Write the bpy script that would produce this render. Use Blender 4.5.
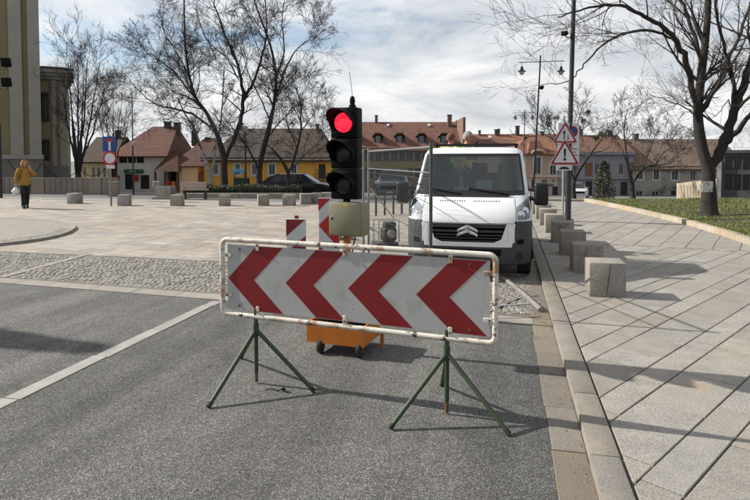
import bpy, bmesh, math, random
from mathutils import Vector, Matrix, Euler
for o in list(bpy.data.objects): bpy.data.objects.remove(o)
R = math.radians
SC = bpy.context.scene
COL = SC.collection
random.seed(7)

# ------------------------------------------------------------------ camera
F, CX, CY, HC, YAW, PIT = 590.0, 375.0, 184.0, 1.85, R(12.7), R(2.33)
cam_d = bpy.data.cameras.new('camera'); cam = bpy.data.objects.new('camera', cam_d); COL.objects.link(cam)
cam.location = (0, 0, HC); cam.rotation_euler = (R(90) - PIT, 0, YAW)
cam_d.sensor_fit = 'HORIZONTAL'; cam_d.sensor_width = 36; cam_d.lens = F / 750 * 36
cam_d.shift_y = (CY - 250) / 750.0
cam_d.clip_start = .05; cam_d.clip_end = 3000
SC.camera = cam
# ------------------------------------------------------------------ sky + sun
SUN_EL, SUN_AZ = R(33.5), R(-3.5)        # shadows run towards +X turned by SUN_AZ
SUN_STR, SKY_STR, EXPO = 5.0, .09, .52
W = bpy.data.worlds.new('World'); SC.world = W; W.use_nodes = True
nt = W.node_tree; nt.nodes.clear()
def wn(t, **k):
    n = nt.nodes.new(t)
    for a, b in k.items(): setattr(n, a, b)
    return n
sky = wn('ShaderNodeTexSky', sky_type='NISHITA', sun_disc=False, sun_elevation=SUN_EL)
sky.sun_rotation = R(-90) - SUN_AZ   # sun stands towards -X
tc = wn('ShaderNodeTexCoord'); sep = wn('ShaderNodeSeparateXYZ'); nt.links.new(tc.outputs['Generated'], sep.inputs[0])
def wm(op, a, b=None, c=None):
    n = wn('ShaderNodeMath', operation=op)
    for i, v in enumerate((a, b, c)):
        if v is None: continue
        if isinstance(v, (int, float)): n.inputs[i].default_value = v
        else: nt.links.new(v, n.inputs[i])
    return n.outputs[0]
zz = wm('ADD', wm('MAXIMUM', sep.outputs[2], 0.0), .16)
cmb = wn('ShaderNodeCombineXYZ')
nt.links.new(wm('DIVIDE', sep.outputs[0], zz), cmb.inputs[0]); nt.links.new(wm('DIVIDE', sep.outputs[1], zz), cmb.inputs[1])
def wnoise(scale, det, rough, off, dist=0.0):
    mp = wn('ShaderNodeMapping'); mp.inputs['Location'].default_value = off
    nt.links.new(cmb.outputs[0], mp.inputs[0])
    n = wn('ShaderNodeTexNoise'); n.inputs['Scale'].default_value = scale; n.inputs['Detail'].default_value = det
    n.inputs['Roughness'].default_value = rough; n.inputs['Distortion'].default_value = dist
    nt.links.new(mp.outputs[0], n.inputs['Vector']); return n.outputs['Fac']
n1 = wnoise(.42, 9, .6, (15, 15, 8), .25)
n2 = wnoise(1.3, 8, .62, (7.3, -2.2, 4), .4)
def wramp(v, stops):
    r = wn('ShaderNodeValToRGB'); e = r.color_ramp.elements
    e[0].position, e[0].color = stops[0][0], (*stops[0][1], 1); e[1].position, e[1].color = stops[-1][0], (*stops[-1][1], 1)
    for p, c in stops[1:-1]:
        x = e.new(p); x.color = (*c, 1)
    nt.links.new(v, r.inputs[0]); return r.outputs[0]
low = wm('MULTIPLY', wm('SUBTRACT', .2, wm('MINIMUM', sep.outputs[2], .2)), 1.1)
cover = wramp(wm('ADD', wm('ADD', wm('MULTIPLY', n1, .75), wm('MULTIPLY', n2, .25)), low), [(.425, (0,)*3), (.50, (.75,)*3), (.59, (1,)*3)])
ccol = wramp(n2, [(.30, (4.6, 4.8, 5.05)), (.5, (6.4, 6.5, 6.65)), (.66, (8.0, 8.0, 8.0))])
mix = wn('ShaderNodeMix', data_type='RGBA'); nt.links.new(cover, mix.inputs[0]); nt.links.new(sky.outputs[0], mix.inputs[6]); nt.links.new(ccol, mix.inputs[7])
bg = wn('ShaderNodeBackground'); bg.inputs[1].default_value = SKY_STR; nt.links.new(mix.outputs[2], bg.inputs[0])
wo = wn('ShaderNodeOutputWorld'); nt.links.new(bg.outputs[0], wo.inputs[0])
sl = bpy.data.lights.new('sun', 'SUN'); sl.energy = SUN_STR; sl.angle = R(.6); sl.color = (1, .955, .88)
sun = bpy.data.objects.new('sun', sl); COL.objects.link(sun)
sdir = Vector((math.cos(SUN_AZ) * math.cos(SUN_EL), math.sin(SUN_AZ) * math.cos(SUN_EL), -math.sin(SUN_EL)))
sun.rotation_euler = sdir.to_track_quat('-Z', 'Y').to_euler(); sun.location = (-30, 5, 25)
# ------------------------------------------------------------------ render settings
vs = SC.view_settings; vs.view_transform = 'Standard'; vs.look = 'None'; vs.exposure = EXPO; vs.gamma = 1; vs.use_curve_mapping = False
SC.render.engine = 'CYCLES'; cy = SC.cycles
cy.use_denoising = True; cy.max_bounces = 6; cy.diffuse_bounces = 3; cy.glossy_bounces = 3; cy.transmission_bounces = 5; cy.transparent_max_bounces = 8
cy.caustics_reflective = cy.caustics_refractive = False
try: cy.denoiser = 'OPENIMAGEDENOISE'; cy.denoising_prefilter = 'ACCURATE'
except Exception: pass

# ------------------------------------------------------------------ pixels of the photograph -> rays
fw = Vector((-math.sin(YAW) * math.cos(PIT), math.cos(YAW) * math.cos(PIT), -math.sin(PIT)))
rt = Vector((math.cos(YAW), math.sin(YAW), 0)); up = rt.cross(fw); CAM = Vector((0, 0, HC))
def ray(px, py): return rt * ((px - CX) / F) - up * ((py - CY) / F) + fw
def D(px, py, dep): return CAM + ray(px, py) * dep
def G(px, py, z=0.0):
    d = ray(px, py); return CAM + d * ((z - HC) / d.z)
SLK, SLY0, SLY1 = .055, 26.0, 64.0
def gz(y): return -SLK * (min(max(y, SLY0), SLY1) - SLY0)      # the square falls away gently beyond 26 m
def at(px, dep):                                             # a point of the ground under a picture column at a given depth
    p = D(px, 160, dep); p.z = gz(p.y); return p
def zat(py, dep): return D(375, py, dep).z

# ------------------------------------------------------------------ materials
def lin(*c):
    return tuple(((x / 255) / 12.92 if x <= 10 else (((x / 255) + .055) / 1.055) ** 2.4) for x in c)
MATS = {}
def M(name, c, c2=None, sc=6.0, rough=.75, bump=0.0, bsc=60.0, metal=0.0, spec=.35, rnd=0.0, spot=None, ssc=9.0, sthr=.62, det=5.0, coat=0.0, fine=0.0, fsc=180.0, stretch=None, rndhue=0.0, spot2=None, s2sc=2.0, s2thr=.6):
    if name in MATS: return MATS[name]
    m = bpy.data.materials.new(name); m.use_nodes = True; t = m.node_tree; b = t.nodes['Principled BSDF']
    b.inputs['Roughness'].default_value = rough; b.inputs['Metallic'].default_value = metal
    b.inputs['Specular IOR Level'].default_value = spec; b.inputs['Coat Weight'].default_value = coat
    L = t.links.new
    co = t.nodes.new('ShaderNodeTexCoord').outputs['Object']
    geo = None
    if rnd:
        # every piece gets its own patch of the texture
        oi = t.nodes.new('ShaderNodeObjectInfo'); geo = t.nodes.new('ShaderNodeNewGeometry')
        ad = t.nodes.new('ShaderNodeMath'); ad.operation = 'ADD'; L(oi.outputs['Random'], ad.inputs[0]); L(geo.outputs['Random Per Island'], ad.inputs[1])
        fr = t.nodes.new('ShaderNodeMath'); fr.operation = 'FRACT'; L(ad.outputs[0], fr.inputs[0])
        wn_ = t.nodes.new('ShaderNodeTexWhiteNoise'); wn_.noise_dimensions = '1D'; L(fr.outputs[0], wn_.inputs['W'])
        vm = t.nodes.new('ShaderNodeVectorMath'); vm.operation = 'MULTIPLY_ADD'
        L(wn_.outputs['Color'], vm.inputs[0]); vm.inputs[1].default_value = (40, 40, 40); L(co, vm.inputs[2]); co = vm.outputs[0]
    if stretch:
        mp = t.nodes.new('ShaderNodeMapping'); mp.inputs['Scale'].default_value = stretch; L(co, mp.inputs[0]); co = mp.outputs[0]
    def noise(s, d=det, r=.6):
        n = t.nodes.new('ShaderNodeTexNoise'); n.inputs['Scale'].default_value = s; n.inputs['Detail'].default_value = d; n.inputs['Roughness'].default_value = r
        L(co, n.inputs['Vector']); return n.outputs['Fac']
    def ramp(v, a, z):
        n = t.nodes.new('ShaderNodeMapRange'); n.inputs[1].default_value = a; n.inputs[2].default_value = z; L(v, n.inputs[0]); return n.outputs[0]
    def mx(f, a, z, mode='MIX'):
        n = t.nodes.new('ShaderNodeMix'); n.data_type = 'RGBA'; n.blend_type = mode
        for i, v in ((0, f), (6, a), (7, z)):
            if isinstance(v, tuple): n.inputs[i].default_value = (*v, 1)
            elif isinstance(v, (int, float)): n.inputs[i].default_value = v
            else: L(v, n.inputs[i])
        return n.outputs[2]
    c2 = c2 or tuple(x * .8 for x in c)
    col = mx(ramp(noise(sc), .32, .68), c, c2)
    if spot2: col = mx(ramp(noise(s2sc, 8, .65), s2thr - .05, s2thr + .05), col, spot2)
    if spot: col = mx(ramp(noise(ssc, 8, .7), sthr - .02, sthr + .02), col, spot)
    if fine:
        f = ramp(noise(fsc, 2, .5), .3, .7)
        col = mx(fine, col, mx(1.0, col, mx(f, (.35,) * 3, (1.6,) * 3), 'MULTIPLY'))
    if rnd:
        hs = t.nodes.new('ShaderNodeHueSaturation'); L(col, hs.inputs['Color'])
        v = t.nodes.new('ShaderNodeMapRange'); v.inputs[3].default_value = 1 - rnd; v.inputs[4].default_value = 1 + rnd; L(wn_.outputs['Value'], v.inputs[0]); L(v.outputs[0], hs.inputs['Value'])
        if rndhue:
            s_ = t.nodes.new('ShaderNodeSeparateColor'); L(wn_.outputs['Color'], s_.inputs[0])
            v2 = t.nodes.new('ShaderNodeMapRange'); v2.inputs[3].default_value = 1 - rndhue; v2.inputs[4].default_value = 1 + rndhue; L(s_.outputs[1], v2.inputs[0]); L(v2.outputs[0], hs.inputs['Saturation'])
        col = hs.outputs[0]
    L(col, b.inputs['Base Color'])
    if bump:
        bn = t.nodes.new('ShaderNodeBump'); bn.inputs['Strength'].default_value = min(1, bump); bn.inputs['Distance'].default_value = .01 if bump <= 1 else .01 * bump
        L(noise(bsc, 4, .6), bn.inputs['Height']); L(bn.outputs[0], b.inputs['Normal'])
    MATS[name] = m; return m
def glass_mat(name, tint, alpha, rough=.03):
    m = bpy.data.materials.new(name); m.use_nodes = True; t = m.node_tree; t.nodes.clear()
    o = t.nodes.new('ShaderNodeOutputMaterial'); g = t.nodes.new('ShaderNodeBsdfGlossy'); g.inputs['Roughness'].default_value = rough; g.inputs['Color'].default_value = (.9, .95, .95, 1)
    tr = t.nodes.new('ShaderNodeBsdfTransparent'); tr.inputs[0].default_value = (*tint, 1)
    fr = t.nodes.new('ShaderNodeFresnel'); fr.inputs[0].default_value = 1.5
    mp = t.nodes.new('ShaderNodeMapRange'); mp.inputs[3].default_value = alpha; mp.inputs[4].default_value = 1.0; t.links.new(fr.outputs[0], mp.inputs[0])
    x = t.nodes.new('ShaderNodeMixShader'); t.links.new(mp.outputs[0], x.inputs[0]); t.links.new(tr.outputs[0], x.inputs[1]); t.links.new(g.outputs[0], x.inputs[2]); t.links.new(x.outputs[0], o.inputs[0])
    return m
def emit_mat(name, c, s):
    m = bpy.data.materials.new(name); m.use_nodes = True; t = m.node_tree; b = t.nodes['Principled BSDF']
    b.inputs['Base Color'].default_value = (*c, 1); b.inputs['Roughness'].default_value = .25
    vo = t.nodes.new('ShaderNodeTexVoronoi'); vo.inputs['Scale'].default_value = 60
    tcn = t.nodes.new('ShaderNodeTexCoord'); t.links.new(tcn.outputs['Object'], vo.inputs['Vector'])
    r = t.nodes.new('ShaderNodeMapRange'); r.inputs[1].default_value = .1; r.inputs[2].default_value = .7; r.inputs[3].default_value = s; r.inputs[4].default_value = s * .4
    t.links.new(vo.outputs['Distance'], r.inputs[0]); t.links.new(r.outputs[0], b.inputs['Emission Strength']); b.inputs['Emission Color'].default_value = (*c, 1)
    return m

# ------------------------------------------------------------------ mesh building
class MB:
    def __init__(s): s.v = []; s.f = []; s.mi = []
    def add(s, vs_, fs, mi=0):
        n = len(s.v); s.v += [tuple(v) for v in vs_]; s.f += [tuple(i + n for i in f) for f in fs]; s.mi += [mi] * len(fs); return s
    def box(s, c, d, rot=None, mi=0):
        hx, hy, hz = d[0] / 2, d[1] / 2, d[2] / 2; c = Vector(c)
        p = [Vector((x * hx, y * hy, z * hz)) for z in (-1, 1) for y in (-1, 1) for x in (-1, 1)]
        if rot: p = [rot @ q for q in p]
        return s.add([q + c for q in p], [(0, 2, 3, 1), (4, 5, 7, 6), (0, 1, 5, 4), (2, 6, 7, 3), (0, 4, 6, 2), (1, 3, 7, 5)], mi)
    def bbox(s, c, d, b=.01, seg=2, rot=None, mi=0):
        bm = bmesh.new(); bmesh.ops.create_cube(bm, size=1)
        for v in bm.verts: v.co = Vector((v.co.x * d[0], v.co.y * d[1], v.co.z * d[2]))
        bmesh.ops.bevel(bm, geom=bm.edges[:], offset=b, segments=seg, affect='EDGES', profile=.5)
        bm.verts.index_update(); c = Vector(c)
        r = s.add([((rot @ v.co) if rot else v.co) + c for v in bm.verts], [[v.index for v in f.verts] for f in bm.faces], mi); bm.free(); return r
    def tube(s, pts, r, n=8, cap=True, mi=0, closed=False):
        pts = [Vector(p) for p in pts]; k = len(pts); rs = r if isinstance(r, (list, tuple)) else [r] * k
        ring = []; u = None
        for i in range(k):
            if closed: d = pts[(i + 1) % k] - pts[i - 1]
            else: d = pts[min(i + 1, k - 1)] - pts[max(i - 1, 0)]
            if d.length < 1e-9: d = Vector((0, 0, 1))
            d.normalize()
            if u is None: u = d.orthogonal().normalized()
            else:
                u = u - d * u.dot(d)
                u = u.normalized() if u.length > 1e-6 else d.orthogonal().normalized()
            w = d.cross(u)
            ring.append([pts[i] + (u * math.cos(2 * math.pi * j / n) + w * math.sin(2 * math.pi * j / n)) * rs[i] for j in range(n)])
        fs = []
        for i in range(k if closed else k - 1):
            i2 = (i + 1) % k
            for j in range(n): fs.append((i * n + j, i * n + (j + 1) % n, i2 * n + (j + 1) % n, i2 * n + j))
        if cap and not closed: fs += [tuple(range(n - 1, -1, -1)), tuple((k - 1) * n + j for j in range(n))]
        return s.add([p for q in ring for p in q], fs, mi)
    def prism(s, poly, vec, mi=0):
        poly = [Vector(p) for p in poly]; vec = Vector(vec); n = len(poly)
        fs = [tuple(range(n)), tuple(range(2 * n - 1, n - 1, -1))] + [(i, i + n, (i + 1) % n + n, (i + 1) % n) for i in range(n)]
        nrm = sum((poly[i].cross(poly[(i + 1) % n]) for i in range(n)), Vector())
        if nrm.dot(vec) > 0: fs = [tuple(reversed(f)) for f in fs]
        return s.add(poly + [p + vec for p in poly], fs, mi)
    def lathe(s, prof, c=(0, 0, 0), axis=(0, 0, 1), n=24, mi=0, cap=True):
        a = Vector(axis).normalized(); u = a.orthogonal().normalized(); w = a.cross(u); c = Vector(c)
        vs_ = [c + a * z + (u * math.cos(2 * math.pi * j / n) + w * math.sin(2 * math.pi * j / n)) * r for r, z in prof for j in range(n)]
        k = len(prof); fs = [(i * n + j, i * n + (j + 1) % n, (i + 1) * n + (j + 1) % n, (i + 1) * n + j) for i in range(k - 1) for j in range(n)]
        if cap: fs += [tuple(range(n - 1, -1, -1)), tuple((k - 1) * n + j for j in range(n))]
        return s.add(vs_, fs, mi)
    def grid(s, rows, mi=0, flip=False):
        nr, nc = len(rows), len(rows[0])
        fs = [(i * nc + j, i * nc + j + 1, (i + 1) * nc + j + 1, (i + 1) * nc + j) for i in range(nr - 1) for j in range(nc - 1)]
        if flip: fs = [tuple(reversed(f)) for f in fs]
        return s.add([p for r in rows for p in r], fs, mi)
    def build(s, name, mat, parent=None, smooth=None, kind=None, label=None, weld=False):
        me = bpy.data.meshes.new(name); me.from_pydata(s.v, [], s.f)
        if weld:
            bm = bmesh.new(); bm.from_mesh(me); bmesh.ops.remove_doubles(bm, verts=bm.verts[:], dist=1e-4); bmesh.ops.recalc_face_normals(bm, faces=bm.faces[:]); bm.to_mesh(me); bm.free()
        for m in (mat if isinstance(mat, (list, tuple)) else [mat]): me.materials.append(m)
        if any(s.mi): me.polygons.foreach_set('material_index', s.mi)
        if smooth is not None:
            me.polygons.foreach_set('use_smooth', [True] * len(me.polygons))
            if smooth < 179: me.set_sharp_from_angle(angle=R(smooth))
        me.update()
        o = bpy.data.objects.new(name, me); COL.objects.link(o)
        if parent: o.parent = parent
        if kind: o['kind'] = kind
        if label: o['label'] = label
        return o
def tag(o, label, cat, group=None):
    o['label'] = label; o['category'] = cat
    if group: o['group'] = group
    return o
def thing(name, label, cat, loc=(0, 0, 0), rz=0.0, group=None):
    o = bpy.data.objects.new(name, None); COL.objects.link(o); o.location = loc; o.rotation_euler = (0, 0, rz); o.empty_display_size = .2
    return tag(o, label, cat, group)
def copy_tree(o, parent=None):
    c = o.copy(); COL.objects.link(c); c.parent = parent
    for ch in [x for x in o.children]: copy_tree(ch, c)
    return c
def rz3(a): return Matrix.Rotation(a, 3, 'Z')
def circ(c, r, n=24, ax='y', squash=1.0):
    return [(c[0] + r * math.cos(2 * math.pi * i / n), c[1], c[2] + squash * r * math.sin(2 * math.pi * i / n)) for i in range(n)]
def clip(poly, a, b, c):                                     # keep a*x+b*y<=c
    out = []
    for i in range(len(poly)):
        p, q = poly[i], poly[(i + 1) % len(poly)]; dp, dq = a * p[0] + b * p[1] - c, a * q[0] + b * q[1] - c
        if dp <= 0: out.append(p)
        if dp * dq < 0:
            t = dp / (dp - dq); out.append((p[0] + (q[0] - p[0]) * t, p[1] + (q[1] - p[1]) * t))
    return out
def area(poly): return abs(sum(poly[i][0] * poly[(i + 1) % len(poly)][1] - poly[(i + 1) % len(poly)][0] * poly[i][1] for i in range(len(poly)))) / 2
def inset(poly, d):                                          # shrink a convex polygon
    n = len(poly); s = sum(poly[i][0] * poly[(i + 1) % n][1] - poly[(i + 1) % n][0] * poly[i][1] for i in range(n))
    if s < 0: poly = poly[::-1]
    out = poly
    for i in range(n):
        p, q = poly[i], poly[(i + 1) % n]; ex, ey = q[0] - p[0], q[1] - p[1]; l = math.hypot(ex, ey)
        if l < 1e-6: continue
        nx, ny = ey / l, -ex / l
        out = clip(out, nx, ny, nx * p[0] + ny * p[1] - d)
        if len(out) < 3: return []
    return out
def slab(mb, poly, z, th=.03, ch=.004):
    n = len(poly); ip = inset(poly, ch)
    if len(ip) != n: ip = poly; ch = 0
    else:                                                    # align the chamfer ring with the outline
        k = min(range(n), key=lambda i: (ip[i][0] - poly[0][0]) ** 2 + (ip[i][1] - poly[0][1]) ** 2); ip = ip[k:] + ip[:k]
        s = sum(poly[i][0] * poly[(i + 1) % n][1] - poly[(i + 1) % n][0] * poly[i][1] for i in range(n))
        if s < 0: poly = poly[::-1]; k = min(range(n), key=lambda i: (poly[i][0] - ip[0][0]) ** 2 + (poly[i][1] - ip[0][1]) ** 2); poly = poly[k:] + poly[:k]
    vs_ = [(p[0], p[1], z - th) for p in poly] + [(p[0], p[1], z - ch * .6) for p in poly] + [(p[0], p[1], z) for p in ip]
    fs = [tuple(2 * n + i for i in range(n))]
    for a in (0, 1): fs += [(a * n + i, a * n + (i + 1) % n, (a + 1) * n + (i + 1) % n, (a + 1) * n + i) for i in range(n)]
    mb.add(vs_, fs)
# ------------------------------------------------------------------ ground materials
m_asph = M('asphalt', (.088, .086, .082), (.122, .119, .112), sc=1.1, rough=.9, bump=.9, bsc=110, fine=.5, fsc=60, det=8, spot2=(.072, .071, .07), s2sc=.45, s2thr=.62)
def aggregate(m, scale, lo, hi, amt):
    t = m.node_tree; b = t.nodes['Principled BSDF']; src = b.inputs['Base Color'].links[0].from_socket
    v = t.nodes.new('ShaderNodeTexVoronoi'); v.inputs['Scale'].default_value = scale; co = t.nodes.new('ShaderNodeTexCoord'); t.links.new(co.outputs['Object'], v.inputs['Vector'])
    sp = t.nodes.new('ShaderNodeSeparateColor'); t.links.new(v.outputs['Color'], sp.inputs[0])
    r = t.nodes.new('ShaderNodeValToRGB'); r.color_ramp.elements[0].position = .0; r.color_ramp.elements[0].color = (lo,) * 3 + (1,); r.color_ramp.elements[1].position = 1; r.color_ramp.elements[1].color = (hi, hi * .985, hi * .95, 1)
    e = r.color_ramp.elements.new(.55); e.color = (.8, .8, .8, 1); e = r.color_ramp.elements.new(.85); e.color = (1.5, 1.5, 1.47, 1); t.links.new(sp.outputs[0], r.inputs[0])
    x = t.nodes.new('ShaderNodeMix'); x.data_type = 'RGBA'; x.blend_type = 'MULTIPLY'; x.inputs[0].default_value = amt; t.links.new(src, x.inputs[6]); t.links.new(r.outputs[0], x.inputs[7]); t.links.new(x.outputs[2], b.inputs['Base Color'])
aggregate(m_asph, 165, .35, 2.6, .9)
def wear(m):                                              # polished wheel tracks, darker seams and oil stains
    t = m.node_tree; b = t.nodes['Principled BSDF']; src = b.inputs['Base Color'].links[0].from_socket; co = t.nodes.new('ShaderNodeTexCoord')
    def layer(src, scl, ns, lo, hi, a, z, det=6):
        mp = t.nodes.new('ShaderNodeMapping'); mp.inputs['Scale'].default_value = scl; t.links.new(co.outputs['Object'], mp.inputs[0]); n = t.nodes.new('ShaderNodeTexNoise'); n.inputs['Scale'].default_value = ns; n.inputs['Detail'].default_value = det; n.inputs['Roughness'].default_value = .65; t.links.new(mp.outputs[0], n.inputs['Vector'])
        r = t.nodes.new('ShaderNodeMapRange'); r.inputs[1].default_value = lo; r.inputs[2].default_value = hi; r.inputs[3].default_value = a; r.inputs[4].default_value = z; t.links.new(n.outputs['Fac'], r.inputs[0])
        x = t.nodes.new('ShaderNodeMix'); x.data_type = 'RGBA'; x.blend_type = 'MULTIPLY'; x.inputs[0].default_value = 1; t.links.new(src, x.inputs[6]); t.links.new(r.outputs[0], x.inputs[7]); return x.outputs[2]
    src = layer(src, (1.1, .07, 1), 1.0, .35, .65, .66, 1.34); src = layer(src, (1, 1, 1), 1.7, .60, .68, 1.0, .66, 9); src = layer(src, (1, 1, 1), 14, .3, .7, .85, 1.15, 3)
    t.links.new(src, b.inputs['Base Color'])
wear(m_asph)
m_asph_far = M('asphalt_far', (.12, .12, .12), (.17, .165, .16), sc=.5, rough=.9, fine=.3, fsc=20)
m_slab = M('granite_slab', (.285, .262, .23), (.222, .205, .18), sc=3.5, rough=.8, bump=.25, bsc=160, rnd=.10, rndhue=.28, fine=.7, fsc=120, spot2=(.30, .235, .165), s2sc=1.7, s2thr=.69)
m_plaza = M('plaza_slab', (.325, .288, .243), (.25, .223, .19), sc=3, rough=.82, bump=.25, bsc=120, rnd=.17, rndhue=.3, fine=.3, fsc=120)
m_joint = M('joint_sand', (.075, .07, .062), (.11, .1, .09), sc=3, rough=.95)
m_kerb = M('kerb_granite', (.24, .214, .178), (.19, .172, .147), sc=4, rough=.8, bump=.35, bsc=140, rnd=.12, rndhue=.3, fine=.45, fsc=140, spot2=(.17, .15, .12), s2sc=2.5, s2thr=.64)
m_gutter = M('gutter_stone', (.20, .17, .135), (.165, .148, .125), sc=3, rough=.85, bump=.4, bsc=120, rnd=.14, rndhue=.35, fine=.5, fsc=130, spot2=(.13, .115, .095), s2sc=2.5, s2thr=.62)
m_band = M('band_stone', (.27, .245, .21), (.22, .2, .175), sc=4, rough=.8, bump=.3, bsc=120, rnd=.1, fine=.25, fsc=150)
m_line = M('line_stone', (.32, .305, .278), (.25, .24, .222), sc=7, rough=.8, bump=.3, bsc=120, rnd=.07, fine=.3, fsc=150, spot2=(.26, .255, .245), s2sc=9, s2thr=.66)
m_cob = M('cobble_granite', (.25, .232, .205), (.195, .183, .164), sc=8, rough=.85, bump=.4, bsc=90, rnd=.32, rndhue=.7, fine=.25, fsc=150)
m_lawnk = M('lawn_kerb_stone', (.38, .31, .215), (.31, .262, .195), sc=3, rough=.8, bump=.3, bsc=120, rnd=.1, rndhue=.3, fine=.2, fsc=120)
def struct(o): o['kind'] = 'structure'; return o
def sheet(name, pts, mat):
    mb = MB(); mb.add(pts, [tuple(range(len(pts)))]); return struct(mb.build(name, mat))
# ground: one sheet to the horizon, falling away beyond the square
ys = [-80, -6, 10, 26, 30, 36, 42, 48, 54, 60, 64, 90, 200, 1500]
mb = MB(); mb.grid([[(x, y, gz(y) - .014) for x in (-1500, -200, -60, -20, 0, 20, 60, 200, 1500)] for y in ys])
ground = struct(mb.build('ground', m_joint))
mb = MB(); mb.grid([[(x, y, gz(y) + .006) for x in (-60, -30, -16, .3)] for y in (24.4, 26)] )
mb.grid([[(x, y, gz(y) + .006) for x in (-1000, -200, -60, -30, -16, .3, 20, 80, 1000)] for y in (26.9, 36, 46, 55, 64, 100, 1400)])
struct(mb.build('street', m_asph_far))
road = sheet('road', [(-40, -30, 0), (.31, -30, 0), (.31, 6.9, 0), (-3.76, 7.06, 0), (-40, 9.9, 0)], m_asph)
# pale stone line let into the asphalt
y = -2.0; i = 0
while y < 6.95:
    l = random.uniform(.85, 1.25); mb = MB(); x0 = -3.8 + .012 * (y - 4); e = min(y + l, 7.02) - .008
    slab(mb, [(x0, y), (x0 + .15, y), (x0 + .15, e), (x0, e)], .006 + random.uniform(0, .002)); mb.build('marking_stone', m_line, road); y += l
# band of stones between asphalt and cobbles
yb = lambda x: 7.08 - .076 * (x + 3.76)
x = -12.5
band = sheet('stone_band', [(-16, yb(-16) - .02, .001), (.31, yb(.31) - .02, .001), (.31, yb(.31) + .3, .001), (-16, yb(-16) + .3, .001)], m_joint)
while x < .3:
    l = random.uniform(.55, .95); e = min(x + l, .3); mb = MB()
    slab(mb, [(x, yb(x)), (e - .008, yb(e)), (e - .008, yb(e) + .27), (x, yb(x) + .27)], .008 + random.uniform(0, .003)); mb.build('band_stone', m_band, band); x += l
# cobbles (too many and too small to pick apart): one mass of real stones
yt = lambda x: 9.78 - .02 * (x + 5)
sheet('cobble_bed', [(-16, yb(-16) + .28, .0025), (.3, yb(.3) + .28, .0025), (.3, yt(.3), .0025), (-16, yt(-16), .0025)], M('bedding_sand', (.17, .152, .125), (.12, .11, .095), sc=3, rough=.95, fine=.4, fsc=90))
mb = MB(); rows = []
cy0 = 7.2
while cy0 < 10.2:
    cx0 = -15.0 + random.uniform(0, .1); h = random.uniform(.072, .088)
    while cx0 < .3:
        w_ = random.uniform(.066, .105); yy = cy0 + .05 * math.sin(cx0 * 1.7) + .02 * math.sin(cx0 * 5)
        if yb(cx0) + .33 < yy and yy + h < yt(cx0) - .02 and abs(cx0 - (-7.76 - .105 * (yy - 7.67)) + .04) > .11:
            j = lambda: random.uniform(-.006, .006) - .0
            z = random.uniform(.004, .016); a = .016
            P = [(cx0 + j(), yy + j()), (cx0 + w_ - .012 + j(), yy + j()), (cx0 + w_ - .012 + j(), yy + h - .012 + j()), (cx0 + j(), yy + h - .012 + j())]
            c = (cx0 + w_ / 2 - .006, yy + h / 2 - .006)
            Q = [(c[0] + (p[0] - c[0]) * .74, c[1] + (p[1] - c[1]) * .74) for p in P]
            mb.add([(*p, -.016) for p in P] + [(*p, z - .007) for p in P] + [(*q, z) for q in Q],
                   [(8, 9, 10, 11)] + [(k + o, (k + 1) % 4 + o, (k + 1) % 4 + 4 + o, k + 4 + o) for o in (0, 4) for k in range(4)])
        cx0 += w_
    cy0 += h
o = mb.build('cobblestones', m_cob); o['kind'] = 'stuff'; o['label'] = 'grey granite cobblestone strip across the street'; o['category'] = 'cobblestones'
y = 7.7
while y < 9.6:
    mb = MB(); xa = -7.76 - .105 * (y - 7.67); slab(mb, [(xa - .08, y), (xa + .08, y), (xa + .03, y + .46), (xa - .13, y + .46)], .014); mb.build('divider_stone', m_band, band); y += .47
# ------------------------------------------------------------------ plaza slabs (warm stone, rows turned a little)
def visible(x, y, z=0.0, mx=30):
    v = Vector((x, y, z)) - CAM; d = v.dot(fw)
    if d < .4: return False
    px = CX + F * v.dot(rt) / d; py = CY - F * v.dot(up) / d
    return -mx < px < 750 + mx and py < 500 + mx
def paving(ang, org, u0, u1, v0, v1, widths, lens, planes, ok):
    out = []; c, s = math.cos(ang), math.sin(ang); v = v0; k = 0
    while v < v1:
        w_ = widths[k % len(widths)]; k += 1; u = u0 + random.uniform(0, lens[1])
        while u < u1:
            l = random.uniform(*lens)
            if random.random() < .18: l *= .55
            poly = [(org[0] + c * a - s * b, org[1] + s * a + c * b) for a, b in ((u, v), (u + l, v), (u + l, v + w_), (u, v + w_))]
            u += l
            for pl in planes: 
                poly = clip(poly, *pl)
                if len(poly) < 3: break
            if len(poly) < 3 or area(poly) < .002: continue
            m_ = (sum(p[0] for p in poly) / len(poly), sum(p[1] for p in poly) / len(poly))
            if ok(*m_): out.append((poly, m_))
        v += w_
    return out
def lay(slabs, z, joint, mat, parent, name, fname, n, jit=.002):
    slabs.sort(key=lambda s: -(1 if visible(*s[1], z, 12) else .001) * area(s[0]) / (s[1][0] ** 2 + s[1][1] ** 2 + 1) ** 1.5)
    rest = MB()
    for k, (poly, m_) in enumerate(slabs):
        p = inset(poly, joint)
        if len(p) < 3 or area(p) < .0006: continue
        zz_ = z + random.uniform(-jit, jit)
        if k < n: mb = MB(); slab(mb, p, zz_); mb.build(name, mat, parent)
        else: slab(rest, p, zz_)
    if rest.v: rest.build(fname, mat, parent, kind='stuff')
pl = paving(R(-12), (-10, 10), -26, 20, -12, 22, [.36, .36, .3], (.5, .95),
            [(0, -1, -9.72 + 0), (1, 0, .30), (0, 1, 24.4), (-.02, -1, -9.7)], lambda x, y: visible(x, y, 0, 350) and y > yt(x) - .1)
plaza = struct(bpy.data.objects.new('plaza', None)); COL.objects.link(plaza)
lay(pl, .008, .005, m_plaza, plaza, 'paving_slab', 'far_paving', 290)
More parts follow.
